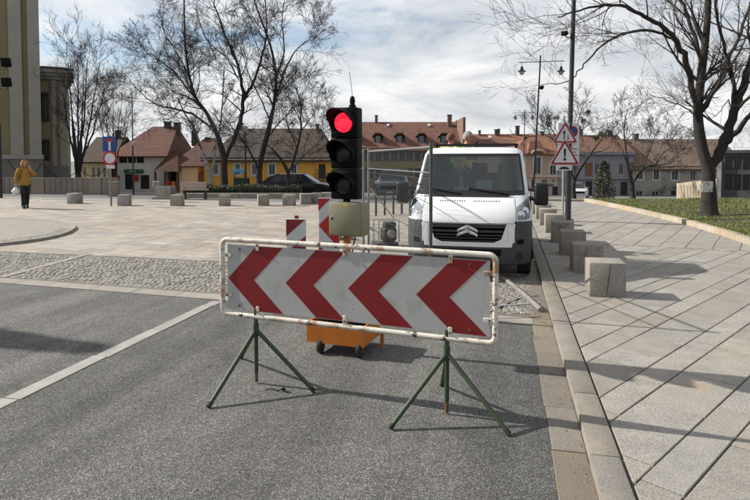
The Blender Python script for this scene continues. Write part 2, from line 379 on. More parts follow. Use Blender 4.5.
# raised corner of the far pavement with its kerb
edge = [G(-14, 249), G(0, 246.5), G(25, 243.5), G(48, 240), G(64, 236), G(73, 232), G(76, 228.5), G(72, 225.5), G(60, 223.5), G(40, 222), G(10, 220.5), G(-14, 219)]
def smoothp(P, n=4):
    out = []
    for i in range(len(P) - 1):
        p0, p1, p2, p3 = P[max(i - 1, 0)], P[i], P[i + 1], P[min(i + 2, len(P) - 1)]
        for k in range(n):
            t = k / n; out.append(.5 * ((2 * p1) + (p2 - p0) * t + (2 * p0 - 5 * p1 + 4 * p2 - p3) * t * t + (3 * p1 - p0 - 3 * p2 + p3) * t ** 3))
    return out + [P[-1]]
E_ = smoothp([Vector((p.x, p.y, 0)) for p in edge], 3)
cen = Vector((-15.5, 14.5, 0))
mb = MB(); inn = [p + (cen - p).normalized() * .14 for p in E_]
mb.add([(p.x, p.y, .062) for p in inn], [tuple(range(len(inn)))])
rp = struct(mb.build('raised_pavement', m_slab))
for i in range(len(E_) - 1):
    a, b, c, d = E_[i], E_[i + 1], inn[i + 1], inn[i]
    t = .012; mb = MB(); slab(mb, [tuple((a.lerp(b, t)).xy), tuple(a.lerp(b, 1 - t).xy), tuple(d.lerp(c, 1 - t).xy), tuple(d.lerp(c, t).xy)], .072, .09); mb.build('kerb_stone', m_band, rp)
in2 = [p + (cen - p).normalized() * .55 for p in E_[:16]]
mb = MB()
for i in range(15):
    for k in range(5):
        for q in range(4):
            s0, s1 = k / 5 + .01, (k + 1) / 5 - .01; t0, t1 = q / 4 + .02, (q + 1) / 4 - .02
            P = [inn[i].lerp(inn[i + 1], a).lerp(in2[i].lerp(in2[i + 1], a), b) for a, b in ((t0, s0), (t1, s0), (t1, s1), (t0, s1))]
            slab(mb, [tuple(p.xy) for p in P], .07 + random.uniform(0, .008), .03, .01)
mb.build('cobble_edging', m_cob, rp, kind='stuff')
# ------------------------------------------------------------------ right-hand pavement
pv = sheet('pavement', [(.6, -6, .052), (45, -6, .052), (45, 26.8, .052), (.6, 26.8, .052)], m_joint)
lawn_edge = smoothp([Vector(p) for p in ((4.2, 1, 0), (4.6, 6, 0), (4.86, 10, 0), (4.93, 13.57, 0), (4.86, 16.65, 0), (4.44, 20.18, 0), (3.95, 23, 0), (3.45, 25.6, 0), (3.2, 26.7, 0))], 4)
def lawn_x(y):
    for a, b in zip(lawn_edge, lawn_edge[1:]):
        if a.y <= y <= b.y: return a.x + (b.x - a.x) * (y - a.y) / max(1e-6, b.y - a.y)
    return 4.2 if y < 1 else 3.2
inl = lambda x, y: visible(x, y, .07, 700) and x < lawn_x(y) + .5
st = lambda x: 13.16 - .167 * (x - 1.92)
s1 = paving(R(57), (.69, 3.45), -6, 14, -10, 10, [.43, .235], (.42, 1.0), [(-1, 0, -.685), (.167, 1, 13.16 + .167 * 1.92 - .12)], inl)
s2 = paving(R(69), (2.56, 14.47), -6, 15, -8, 8, [.47, .47], (.6, 1.15), [(-1, 0, -.685), (-.167, -1, -(13.16 + .167 * 1.92 + .12)), (0, 1, 26.6)], inl)
lay(s1 + s2, .07, .006, m_slab, pv, 'paving_slab', 'far_paving', 295)
mb = MB(); x = .7
while x < 5:
    for k in range(2):
        a = x + .05 * k; slab(mb, [(a, st(a) - .1 + k * .1), (a + .088, st(a + .09) - .1 + k * .1), (a + .088, st(a + .09) - .012 + k * .1), (a, st(a) - .012 + k * .1)], .068 + random.uniform(0, .006), .03, .008)
    x += .097
mb.build('drain_cobbles', m_cob, pv, kind='stuff')
kerb = struct(bpy.data.objects.new('kerb', None)); COL.objects.link(kerb)
y = -1.2
while y < 26.6:
    l = .98; jx = random.uniform(-.004, .004); mb = MB()
    mb.bbox((.585 + jx, y + l / 2, -.02), (.172, l - .007, .186 + random.uniform(-.004, .004)), .005, 2); mb.build('kerb_stone', m_kerb, kerb, 40); y += l
y = -1.2
gut = sheet('gutter', [(.29, -2, .0015), (.52, -2, .0015), (.52, 26, .0015), (.29, 26, .0015)], m_joint)
while y < 25.5:
    l = random.uniform(.55, .7); jx = random.uniform(-.008, .008); mb = MB(); slab(mb, [(.285 + jx, y), (.498, y), (.498, y + l - .008), (.285 + jx, y + l - .008)], .007 + random.uniform(0, .004)); mb.build('gutter_stone', m_gutter, gut); y += l
# ------------------------------------------------------------------ lawn
m_soil = M('lawn_soil', (.032, .042, .016), (.06, .052, .027), sc=2.2, rough=.95, bump=.5, bsc=40, det=8, fine=.4, fsc=60)
def lawn_z(x, y):
    e = min(1, max(0, (x - lawn_x(y)) / 4)); return .195 + .2 * e * e * (3 - 2 * e) * min(1, max(0, (26.6 - y) / 2)) + .02 * math.sin(x * 1.3) * math.sin(y * .9) * e
mb = MB(); LY = [p.y for p in lawn_edge]
mb.grid([[(lawn_x(y) + .1 + d, y, lawn_z(lawn_x(y) + .1 + d, y)) for d in (0, .3, .8, 1.5, 2.5, 4, 6, 10, 18, 38)] for y in LY])
mb.grid([[(lawn_x(26.7) + .1 + d, 26.7, lawn_z(lawn_x(26.7) + .1 + d, 26.7) if k else -.05) for d in (0, .3, .8, 1.5, 2.5, 4, 6, 10, 18, 38)] for k in (1, 0)])
lawn = struct(mb.build('lawn', m_soil, None, 60))
lk = struct(bpy.data.objects.new('lawn_kerb', None)); COL.objects.link(lk)
acc = 0; P0 = lawn_edge[0]; dense = smoothp(lawn_edge, 6); seg = [dense[0]]
for p in dense[1:]:
    acc += (p - seg[-1]).length if False else 0
    if (p - seg[0]).length > 1.15 or p is dense[-1]:
        a, b = seg[0], p; d = (b - a).normalized(); nrm = Vector((d.y, -d.x, 0)); a2 = a + d * .006; b2 = b - d * .006
        mb = MB(); mb.prism([(a2.x, a2.y, 0), (b2.x, b2.y, 0), (b2.x + nrm.x * .17, b2.y + nrm.y * .17, 0), (a2.x + nrm.x * .17, a2.y + nrm.y * .17, 0)], (0, 0, .205 + random.uniform(-.006, .006)))
        mb.build('kerb_stone', m_lawnk, lk); seg = [p]
m_grass = M('grass_blade', (.105, .15, .03), (.19, .175, .06), sc=1.2, rough=.6, rnd=.35, rndhue=.3)
mb = MB(); rg = random.Random(3)
for k in range(90000):
    y = 11.5 + 15.1 * rg.random(); x = lawn_x(y) + .16 + 16 * rg.random() ** 1.5
    if not visible(x, y, .25, 260): continue
    z = lawn_z(x, y); cl = math.sin(x * 2.1 + 1.3 * math.sin(y * 1.7)) * math.sin(y * 1.9) 
    if cl < -.3 and rg.random() < .55: continue
    a = rg.random() * 6.283; h = rg.uniform(.018, .055) * (1.2 + .5 * cl); w_ = rg.uniform(.007, .013); l = h * rg.uniform(.3, .9); b = rg.random() * 6.283
    c_, s_ = math.cos(a) * w_, math.sin(a) * w_
    mb.add([(x - c_, y - s_, z - .005), (x + c_, y + s_, z - .005), (x + l * math.cos(b), y + l * math.sin(b), z + h)], [(0, 1, 2)])
o = mb.build('grass', m_grass); o['kind'] = 'stuff'; o['label'] = 'short green lawn grass behind the sandstone kerb'; o['category'] = 'grass'

# grit, crumbs and dry leaves gathered along the kerb
mb = MB(); rg = random.Random(77)
for k in range(900):
    y = 2.2 + 11 * rg.random() ** 1.6; x = .49 - abs(rg.gauss(0, .07)) if rg.random() < .75 else rg.uniform(-3, .3); r_ = rg.uniform(.002, .008); a = rg.random() * 6.28
    z = .008 if x > .28 else .001
    mb.add([(x + r_ * math.cos(a), y + r_ * math.sin(a), z), (x + r_ * math.cos(a + 2.1), y + r_ * math.sin(a + 2.1), z), (x + r_ * math.cos(a + 4.2), y + r_ * math.sin(a + 4.2), z), (x, y, z + r_ * rg.uniform(.6, 1.4))], [(0, 1, 3), (1, 2, 3), (2, 0, 3)])
o = mb.build('grit', M('grit_stone', (.24, .21, .17), (.12, .1, .08), sc=30, rough=.9, rnd=.4)); o['kind'] = 'stuff'; o['label'] = 'loose grit and crumbs gathered along the kerb'; o['category'] = 'grit'
# ================================================================== foreground objects
m_wtube = M('chipped_white_paint', (.62, .59, .52), (.5, .46, .39), sc=7, rough=.5, bump=.3, bsc=60, spot=(.05, .03, .022), ssc=11, sthr=.595, spot2=(.30, .18, .1), s2sc=5, s2thr=.585)
m_board = M('reflective_white_sheet', (.39, .39, .385), (.35, .35, .345), sc=3, rough=.45, bump=.05, spot=(.06, .06, .06), ssc=22, sthr=.675, spot2=(.32, .315, .30), s2sc=7, s2thr=.58)
m_red = M('reflective_red_sheet', (.205, .012, .013), (.165, .01, .011), sc=4, rough=.42, spot=(.25, .2, .2), ssc=26, sthr=.765)
m_green = M('green_paint', (.04, .06, .028), (.025, .04, .02), sc=8, rough=.5, spot=(.09, .05, .03), ssc=14, sthr=.7)
m_rust = M('rusty_steel', (.16, .075, .035), (.09, .045, .025), sc=20, rough=.85, bump=.4)
m_zinc = M('zinc_steel', (.42, .43, .43), (.3, .31, .31), sc=20, rough=.42, metal=.8)
m_bolt = M('dull_bolt', (.12, .11, .1), rough=.5, metal=.6)
m_orange = M('orange_paint', (.56, .175, .022), (.44, .135, .02), sc=4, rough=.5, spot=(.12, .05, .02), ssc=11, sthr=.68)
m_black = M('black_plastic', (.0035, .0035, .004), (.006, .006, .006), sc=9, rough=.55, bump=.08, spec=.1)
m_blackm = M('black_matt', (.006, .006, .006), rough=.8, spec=.12)
m_rubber = M('rubber', (.02, .02, .02), (.035, .033, .03), sc=12, rough=.85)
m_box = M('beige_cabinet_paint', (.235, .22, .135), (.21, .195, .12), sc=2, rough=.5, bump=.05, fine=.08, fsc=60)
m_yel = M('yellow_label', (.7, .5, .03), rough=.5)
m_redlamp = emit_mat('red_lamp', (1.0, .018, .045), 1.5)
m_darklens = M('dark_lens', (.012, .012, .012), (.018, .016, .014), sc=60, rough=.35)

# ---- chevron barrier -------------------------------------------------------
PL, PR = Vector((-2.02, 4.49, 0)), Vector((-.42, 4.24, 0))
bdir = (PR - PL); bl = bdir.length; bang = math.atan2(bdir.y, bdir.x)
def solve_s(px, z, lo, hi):
    for _ in range(50):
        m_ = (lo + hi) / 2; p = PL + bdir / bl * m_; v = Vector((p.x, p.y, z)) - CAM; d = v.dot(fw)
        if CX + F * v.dot(rt) / d < px: lo = m_
        else: hi = m_
    return (lo + hi) / 2
sL, sR = solve_s(222.5, .9, -1, 1), solve_s(495.5, .9, 1, 3)
bar = thing('chevron_barrier', 'red and white arrow barrier board in a chipped white tube frame on green tripod feet', 'barrier', PL, bang)
zl, zh, rc = .558, 1.185, .05
pts = []
for (cx_, cz_, a0) in ((sL + rc, zl + rc, 180), (sR - rc, zl + rc, 270), (sR - rc, zh - rc, 0), (sL + rc, zh - rc, 90)):
    for k in range(6): a = R(a0 + 18 * k); pts.append((cx_ + rc * math.cos(a), 0, cz_ + rc * math.sin(a)))
full = []
for i in range(len(pts)):
    a, b = Vector(pts[i]), Vector(pts[(i + 1) % len(pts)]); n = max(1, int((b - a).length / .08)); full += [a.lerp(b, k / n) for k in range(n)]
MB().tube(full, .021, 14, closed=True).build('frame', m_wtube, bar, 60)
bL, bR = solve_s(228.0, .9, -1, 1), solve_s(490, .9, 1, 3); b0, b1 = .602, 1.145
bd = MB(); bd.bbox(((bL + bR) / 2, -.002, (b0 + b1) / 2), (bR - bL, .006, b1 - b0), .001, 1); bo = bd.build('board', m_board, bar)
Pp = (bR - bL) / 4; zm = (b0 + b1) / 2 - .012
for k in range(4):
    x0 = bL + k * Pp + .008; t_, o_ = .455 * Pp, .505 * Pp
    ztop, zbot = b1 - .004, b0 + .004; ot = o_ * (ztop - zm) / (b1 - zm); ob = o_ * (zm - zbot) / (zm - b0)
    poly = [(x0, zm), (x0 + ob, zbot), (x0 + ob + t_, zbot), (x0 + t_, zm), (x0 + ot + t_, ztop), (x0 + ot, ztop)]
    poly = [(min(p[0], bR - .004), p[1]) for p in poly]
    mb = MB()
    for idx in ((0, 1, 2, 3), (0, 3, 4, 5)): mb.prism([(poly[i][0], -.0052, poly[i][1]) for i in idx], (0, -.0012, 0))
    mb.build('chevron_arrow', m_red, bo)
def bracket(c, vert=True):
    mb = MB(); d = (.03, .008, .085) if vert else (.085, .008, .032)
    mb.bbox((c[0], -.012, c[1]), d, .003, 1); br = mb.build('bracket', m_wtube, bar, 40)
    mb = MB(); mb.lathe([(.009, 0), (.009, .006), (.004, .008)], (c[0], -.016, c[1]), (0, -1, 0), 6); mb.build('bolt', m_bolt, br)
for px in (258, 345, 451):
    s_ = solve_s(px, 1.1, -1, 3); bracket((s_, b1 + .004)); bracket((s_, b0 + .002))
for s_, e in ((bL + .005, 1), (bR - .005, -1)):
    for z in (b0 + .12, b1 - .09): bracket((s_ - e * .005, z), False)
for px in (240, 470):
    for z in (b0 + .035, b1 - .035):
        mb = MB(); mb.lathe([(.011, 0), (.011, .005), (.005, .008)], (solve_s(px, z, -1, 3), -.005, z), (0, -1, 0), 6); mb.build('bolt', m_rust, bo)
feet = [[(-2.16, 3.95), (-1.49, 4.40), (-2.41, 5.02)], [(-.77, 3.90), (.02, 3.99), (-.51, 4.76)]]
inv = Matrix.Rotation(-bang, 3, 'Z')
for P_, fs in zip((PL, PR), feet):
    c = inv @ (P_ - PL)
    mb = MB(); mb.tube([(c.x, .0, .09), (c.x, 0, .62)], .017, 12); po = mb.build('post', m_green, bar, 50)
    mb = MB(); mb.tube([(c.x, .0, .012), (c.x, 0, .16)], .0145, 12); mb.build('rusty_end', m_rust, po, 50)
    mb = MB(); mb.lathe([(.024, .40), (.024, .5)], (c.x, 0, 0), n=12); mb.build('hub', m_green, po, 50)
    for f in fs:
        q = inv @ (Vector((f[0], f[1], .016)) - PL); top = Vector((c.x, 0, .45)); d = (q - top); top2 = top + d * .04
        mb = MB(); mb.tube([top2, q], .0165, 12); lg = mb.build('leg', m_green, bar, 50)
        mb = MB(); mb.tube([q - d.normalized() * .03, q + d.normalized() * .008], .019, 10); mb.build('rubber_foot', m_rubber, lg, 50)

# ---- portable traffic signal ------------------------------------------------
TA = R(-7.1); sig = thing('portable_traffic_light', 'portable traffic light showing red above a beige control cabinet on an orange trolley', 'traffic light', (-1.515, 5.52, 0), TA)
bw, bd_, bz0, bz1 = .585, .46, .105, .30
tx = -.04
mb = MB(); t = .012
mb.box((tx, -bd_ / 2, (bz0 + bz1) / 2), (bw, t, bz1 - bz0)); mb.box((tx, bd_ / 2, (bz0 + bz1) / 2), (bw, t, bz1 - bz0))
mb.box((tx - bw / 2 + t / 2, 0, (bz0 + bz1) / 2 - .001), (t, bd_ - t, bz1 - bz0)); mb.box((tx + bw / 2 - t / 2, 0, (bz0 + bz1) / 2 - .001), (t, bd_ - t, bz1 - bz0))
mb.box((tx, 0, bz0 + .008), (bw - 2 * t, bd_ - t, t)); mb.build('trolley_tray', m_orange, sig)
for x in (-.2, .2):
    mb = MB(); mb.lathe([(.03, -.02), (.068, -.02), (.072, -.012), (.072, .012), (.068, .02), (.03, .02)], (x, -.2, .072), (1, .1, 0), 20); w_ = mb.build('wheel', m_rubber, sig, 40)
    mb = MB(); mb.lathe([(.03, -.024), (.03, .024)], (x, -.2, .072), (1, .1, 0), 14); mb.build('hub', m_rust, w_, 40)
    mb = MB(); mb.box((x - .03, -.2, .088), (.006, .05, .07)); mb.box((x + .03, -.2, .088), (.006, .05, .07)); mb.box((x, -.2, .116), (.066, .05, .008)); mb.build('wheel_fork', m_rust, w_)
for x in (-.33, .265):
    mb = MB(); mb.box((x, .2, .14), (.07, .04, .03)); mb.box((x + .02, .2, .066), (.03, .03, .128)); mb.build('foot', m_orange, sig)
for x in (-.14, .14):
    mb = MB(); mb.bbox((x, .06, .245), (.2, .3, .19), .012, 2); mb.build('battery', m_black, sig, 40)
mb = MB(); mb.box((0, -.02, .725), (.055, .055, 1.22)); mb.build('mast', m_orange, sig)
cz0, cz1 = 1.135, 1.45
mb = MB(); mb.bbox((.055, -.1, (cz0 + cz1) / 2), (.335, .2, cz1 - cz0), .006, 2); cab = mb.build('control_cabinet', m_box, sig, 40)
mb = MB(); mb.bbox((.055, -.204, (cz0 + cz1) / 2), (.315, .012, cz1 - cz0 - .022), .004, 2); dr = mb.build('door', m_box, cab, 40)
mb = MB(); mb.bbox((-.077, -.213, 1.305), (.022, .012, .04), .003, 1); mb.build('lock', m_zinc, cab); mb = MB(); mb.box((-.07, -.221, 1.30), (.012, .006, .02)); mb.build('latch', m_black, cab)
mb = MB(); mb.box((.065, -.2115, 1.425), (.042, .003, .014)); mb.build('warning_sticker', m_yel, cab)
hx = .01
hz0, hz1, hw = 1.475, 2.35, .27; mh = (hz1 - hz0) / 3
mb = MB(); mb.tube([(hx, -.05, 1.44), (hx, -.05, 1.5)], .035, 12); mb.build('neck', m_black, sig, 40)
for k in range(3):
    zc = hz0 + mh * (k + .5)
    mb = MB(); mb.bbox((hx, -.05, zc), (hw, .15, mh - .004), .014, 2); hs = mb.build('lamp_housing', m_black, sig, 40)
    mb = MB(); mb.lathe([(.094, 0), (.088, .014), (.06, .026), (.03, .031), (.002, .033)], (hx, -.126, zc), (0, -1, 0), 28); mb.build('red_lens' if k == 2 else 'dark_lens', m_redlamp if k == 2 else m_darklens, hs, 60)
    mb = MB(); rows = []                                   # hooded visor, open at the bottom
    for rr, yo in ((.122, -.122), (.122, -1), (.116, -1), (.116, -.122)):
        row = []
        for j in range(29):
            a = R(-38 + 256 * j / 28); ln_ = .07 + .17 * max(0, math.sin(a)) ** .7 if yo == -1 else 0
            row.append((hx + rr * math.cos(a), (-.122 - ln_) if yo == -1 else yo, zc + rr * math.sin(a)))
        rows.append(row)
    mb.grid(rows, flip=True); mb.build('visor', m_blackm, hs, 50)
mb = MB(); mb.lathe([(.035, 0), (.035, .02), (.022, .03), (.028, .06), (.02, .1), (.006, .11)], (hx + .06, -.05, hz1), n=12); an = mb.build('antenna_base', m_black, sig, 40)
mb = MB(); mb.tube([(hx + .06, -.05, hz1 + .1), (hx + .05, -.05, hz1 + .2), (hx + .03, -.05, hz1 + .34)], .0025, 5); mb.build('antenna', m_black, an)
mb = MB(); mb.tube([(.06, -.02, .34), (.1, -.03, .6), (.05, -.04, .9), (.1, -.05, 1.13)], .008, 6); mb.build('cable', m_blackm, sig, 60)

# ---- red and white beacon boards --------------------------------------------
m_bw = M('beacon_white', (.55, .56, .57), (.47, .48, .49), sc=5, rough=.45, spot=(.1, .1, .1), ssc=18, sthr=.72)
m_br = M('beacon_red', (.42, .025, .02), (.33, .02, .018), sc=4, rough=.45)
m_brd = M('beacon_red_faded', (.2, .02, .022), (.15, .015, .018), sc=6, rough=.5)
def beacon(px, dep, z1, w_, label, arrow, red, stub):
    p = D(px, 200, dep); t = thing('beacon_board', label, 'beacon board', (p.x, p.y, 0), R(6)); z0 = z1 - 1.0
    mb = MB(); mb.bbox((0, 0, z1 - .5), (w_, .03, 1.0), .004, 1); bo_ = mb.build('panel', m_bw, t)
    h = w_ / 2; st_ = .21 if True else 0; k = -4
    while k < 8:
        a = z1 - .22 - (k + 4) * .42
        if arrow:
            zc = z1 - .37
            def cut(poly): return poly
            zoff = z1 + .11 - .42 * k
            polys = [[(-h, zoff - .17), (-h, zoff - .37 + .02), (h, zoff - .02), (h, zoff + .17)], ] if k in (0,) else []
            if k == 0:   # top corner, then the arrow head
                polys = [[(-h, z1), (-h, z1 - .16), (h, z1 + .1), (h, z1 + .2)], [(-h, z1 - .34), (h, z1 - .08), (h, z1 - .36), (0.02, z1 - .36)],
                         [(-h, z1 - .34), (.02, z1 - .36), (h, z1 - .36), (h, z1 - .62)], [(-h, z1 - .58), (-h, z1 - .8), (h, z1 - 1.04), (h, z1 - .84)]]
        else: polys = [[(-h, a), (h, a + .22), (h, a + .22 + st_), (-h, a + st_ + .01)]]
        for poly in polys:
            q = clip(clip(poly, 0, 1, z1 - .004), 0, -1, -(z0 + .004))
            if len(q) >= 3 and area(q) > 1e-4: MB().prism([(x, -.0155, z) for x, z in q], (0, -.0015, 0)).build('red_stripe', red, bo_)
        k += 1
    mb = MB(); mb.box((0, .03, (z1 + stub) / 2 - .0), (.045, .03, z1 + stub - .1)); mb.build('post', m_brd if stub > .02 else m_zinc, t)
    mb = MB(); mb.bbox((0, .02, .05), (.4, .8, .1), .015, 2); mb.build('rubber_base', m_rubber, t, 40); return t
beacon(296, 7.4, 1.11, .25, 'short beacon board with diagonal red stripes and a post stub above it', False, m_brd, .09)
beacon(329, 7.25, 1.385, .26, 'tall red and white beacon board standing behind the beige control cabinet', True, m_br, .0)

# ---- mobile mesh fence ---------------------------------------------------------
m_fence = M('galvanised_tube', (.20, .205, .205), (.13, .135, .135), sc=12, rough=.5, metal=.5)
m_fpost = M('dark_fence_post', (.10, .105, .105), (.06, .065, .065), sc=10, rough=.5, metal=.4)
def fence(a, b, label, dark):
    d = b - a; L_ = d.length; t = thing('mesh_fence_panel', label, 'fence', a, math.atan2(d.y, d.x), 'mobile mesh fence panels beside the van')
    for x, mt in ((0, dark), (L_, m_fence)): MB().tube([(x, 0, .06), (x, 0, 2.06)], .021, 10).build('post', mt, t, 50)
    for z in (.16, 1.7, 2.0): MB().tube([(.02, 0, z), (L_ - .02, 0, z)], .016 if z != 1.7 else .009, 8).build('rail', m_fence, t, 50)
    mb = MB(); n = int(L_ / .065)
    for k in range(1, n): x = L_ * k / n; mb.tube([(x, 0, .16), (x, 0, 2.0)], .0018, 4, False)
    for k in range(1, 5): z = .16 + 1.84 * k / 5; mb.tube([(0, .005, z), (L_, .005, z)], .0018, 4, False)
    mb.build('wire_mesh', m_fence, t, kind='stuff')
    for x in (0, L_): MB().bbox((x, 0, .06), (.23, .68, .12), .02, 2).build('concrete_foot', M('foot_concrete', (.22, .21, .2), sc=6, rough=.9), t, 40)
f1, f2 = D(431, 160, 6.85), D(368.5, 160, 10.4); f1.z = f2.z = 0
fence(f1, f2, 'galvanised mesh fence panel with a dark front post standing in front of the van', m_fpost)
f3 = D(363.5, 160, 10.75); f4 = D(338, 160, 13.6); f3.z = f4.z = 0
fence(f3, f4, 'galvanised mesh fence panel standing behind the traffic light', m_fence)

# ---- things lying on the street by the kerb ------------------------------------
m_hose = M('grey_hose', (.23, .215, .2), (.17, .16, .15), sc=9, rough=.7)
def lay_tube(name, label, cat, pxs, r, mat, n=8):
    P = smoothp([G(x, y, r) for x, y in pxs], 5); t = MB().tube(P, r, n).build(name, mat, None, 60); return tag(t, label, cat)
lay_tube('suction_hose', 'thick grey hose lying on the cobbles between the barrier and the kerb', 'hose', [(470, 262), (499, 276), (520, 291), (541, 310)], .035, m_hose)
lay_tube('water_pipe', 'thin pale pipe lying across the street behind the barrier', 'pipe', [(430, 300), (480, 306), (515, 305), (540, 303)], .014, M('pale_pipe', (.5, .5, .48), sc=6, rough=.5))
lay_tube('black_cable', 'black cable looping over the street behind the barrier', 'cable', [(440, 318), (490, 312), (516, 300), (538, 296)], .009, m_blackm, 6)
lay_tube('thin_cable', 'thin dark cable lying along the pale pipe by the kerb', 'cable', [(450, 322), (500, 319), (525, 318), (541, 317)], .007, m_blackm, 6)
q = G(271, 391); t = thing('scrap_wire', 'twisted dark scrap wire lying under the barrier', 'wire', (q.x, q.y, .004))
MB().tube(smoothp([Vector(v) for v in ((-.05, 0, 0), (0, .02, .008), (.06, 0, .004), (.1, .03, .02), (.12, -.01, .006), (.17, -.005, .002))]), .004, 5).build('strand', m_blackm, t)
MB().bbox((.105, .01, .012), (.03, .02, .02), .005, 1).build('clip', m_black, t)
# ================================================================== van
m_van = M('white_van_paint', (.70, .71, .71), (.66, .67, .67), sc=2, rough=.32, coat=.4, spec=.5, spot2=(.56, .56, .55), s2sc=3, s2thr=.66)
m_bump = M('grey_bumper_plastic', (.042, .044, .047), (.055, .056, .058), sc=5, rough=.6, bump=.1, bsc=200)
m_trim = M('black_trim', (.010, .010, .011), rough=.45)
m_glass = glass_mat('windscreen_glass', (.36, .46, .45), .04)
m_lampg = glass_mat('lamp_glass', (.93, .95, .95), .08)
m_chrome = M('chrome', (.75, .76, .78), (.6, .61, .63), sc=8, rough=.18, metal=1)
m_seat = M('dark_seat', (.03, .032, .035), rough=.9)
m_tyre = M('tyre_rubber', (.018, .018, .018), (.03, .029, .027), sc=15, rough=.9)
m_rim = M('steel_rim', (.32, .33, .34), (.22, .22, .23), sc=8, rough=.45, metal=.6)
m_paper = M('paper', (.62, .70, .68), rough=.8)
m_reflm = M('lamp_reflector', (.42, .42, .40), (.30, .30, .285), sc=5, rough=.4, metal=.35)
def wheel(parent, c, r, w_, axis=(1, 0, 0)):
    mb = MB(); mb.lathe([(r * .6, -w_ / 2), (r * .93, -w_ / 2), (r, -w_ * .36), (r, w_ * .36), (r * .93, w_ / 2), (r * .6, w_ / 2)], c, axis, 30); t = mb.build('wheel', m_tyre, parent, 35)
    mb = MB(); mb.lathe([(r * .62, w_ * .42), (r * .55, w_ * .46), (r * .5, w_ * .3), (r * .2, w_ * .36), (.02, w_ * .4)], c, axis, 30); mb.lathe([(r * .62, -w_ * .42), (r * .55, -w_ * .46), (r * .5, -w_ * .3), (r * .2, -w_ * .36), (.02, -w_ * .4)], c, axis, 30); mb.build('rim', m_rim, t, 35)
    for k in range(5):
        a = 2 * math.pi * k / 5; ax = Vector(axis).normalized(); u = ax.orthogonal().normalized(); v = ax.cross(u); q = Vector(c) + (u * math.cos(a) + v * math.sin(a)) * r * .36
        mb = MB(); mb.tube([q + ax * w_ * .37, q - ax * w_ * .37], r * .06, 8); mb.build('rim_hole', m_blackm, t)
van = thing('flatbed_van', 'white flatbed van with two chrome chevrons on its grille parked along the kerb', 'van', (-.595, 9.02, 0), R(0))
ZR = [(.24, .12, .90), (.27, .05, .945), (.36, .015, .965), (.52, 0, .972), (.60, 0, .975), (.74, .004, .975), (.88, .015, .975), (.925, .03, .972), (.99, .065, .967), (1.08, .14, .96), (1.17, .26, .95), (1.25, .40, .94), (1.31, .53, .93),
      (1.36, .585, .922), (1.5, .725, .905), (1.65, .875, .888), (1.8, 1.02, .872), (1.90, 1.115, .858), (1.955, 1.17, .85), (2.02, 1.27, .815), (2.06, 1.40, .74), (2.075, 1.55, .6)]
AC = [0, .12, .25, .38, .5, .62, .72, .8, .87, .925, .965, .99, 1.0]
SY = [.62, .85, 1.1, 1.4, 1.75, 2.1, 2.22]
def vz(z):
    for a, b in zip(ZR, ZR[1:]):
        if a[0] <= z <= b[0]: t = (z - a[0]) / (b[0] - a[0]); return a[1] + (b[1] - a[1]) * t, a[2] + (b[2] - a[2]) * t
    return ZR[-1][1:] if z > 1 else ZR[0][1:]
def vs_front(a, z, off=0.0):                              # a: -1..1 across the front
    yf, w_ = vz(z); L_ = .56 if z < 1.3 else .42; n = 3.6; s = abs(a)
    y = yf + L_ * (1 - (1 - min(1, s) ** n) ** (1 / n)); return Vector((math.copysign(w_ * s, a), y - off, z))
def ring(z):
    yf, w_ = vz(z); L_ = .56 if z < 1.3 else .42
    half = [vs_front(a, z) for a in AC]; y1 = half[-1].y
    half += [Vector((w_, y1 + (2.22 - y1) * k / 7, z)) for k in range(1, 8)]
    return [Vector((-p.x, p.y, p.z)) for p in reversed(half[1:])] + half
rings = [ring(z[0]) for z in ZR]; NC = len(rings[0]); mid = NC // 2
body, bump_, ws, sw, = MB(), MB(), MB(), {}
def cell(i, j): return [rings[i][j], rings[i][j + 1], rings[i + 1][j + 1], rings[i + 1][j]]
WS0, WS1 = 12, 18
for i in range(len(ZR) - 1):
    for j in range(NC - 1):
        k = j - mid if j >= mid else mid - 1 - j           # cell index from the centre
        q = cell(i, j)
        if WS0 <= i < WS1 and k < 9: ws.add(q, [(0, 1, 2, 3)])
        elif 13 <= i < 17 and 13 <= k <= 16: sw.setdefault('l' if j < mid else 'r', MB()).add(q, [(0, 1, 2, 3)])
        elif i < 7 and k >= 6 and k < 14: bump_.add(q, [(0, 1, 2, 3)])
        elif i < 4 and k < 6: bump_.add(q, [(0, 1, 2, 3)])
        elif 4 <= i < 6 and k < 5: pass
        else: body.add(q, [(0, 1, 2, 3)])
top = rings[-1]; body.add(top, [tuple(range(NC))])
body.add([(-.9, 2.22, .4), (.9, 2.22, .4), (.9, 2.22, 1.2), (-.9, 2.22, 1.2)], [(0, 1, 2, 3)])
for s in (-1, 1): body.add([(s * .9, 2.22, 1.2), (s * .5, 2.22, 1.2), (s * .46, 2.22, 1.95), (s * .85, 2.22, 1.95)], [(0, 1, 2, 3)])
body.add([(-.86, 2.22, 1.9), (.86, 2.22, 1.9), (.6, 2.22, 2.075), (-.6, 2.22, 2.075)], [(0, 1, 2, 3)])
bo = body.build('cab_body', m_van, van, 40, weld=True)
bump_.build('bumper', m_bump, van, 40, weld=True)
wsp = ws.build('windscreen', m_glass, van, 60, weld=True)
for s in sw.values(): s.build('side_window', m_glass, van, 60, weld=True)
def patch(name, mat, pts_fn, nu, nv, parent, off, smooth=40):
    mb = MB(); mb.grid([[pts_fn(u / nu, v / nv, off) for u in range(nu + 1)] for v in range(nv + 1)]); return mb.build(name, mat, parent, smooth)
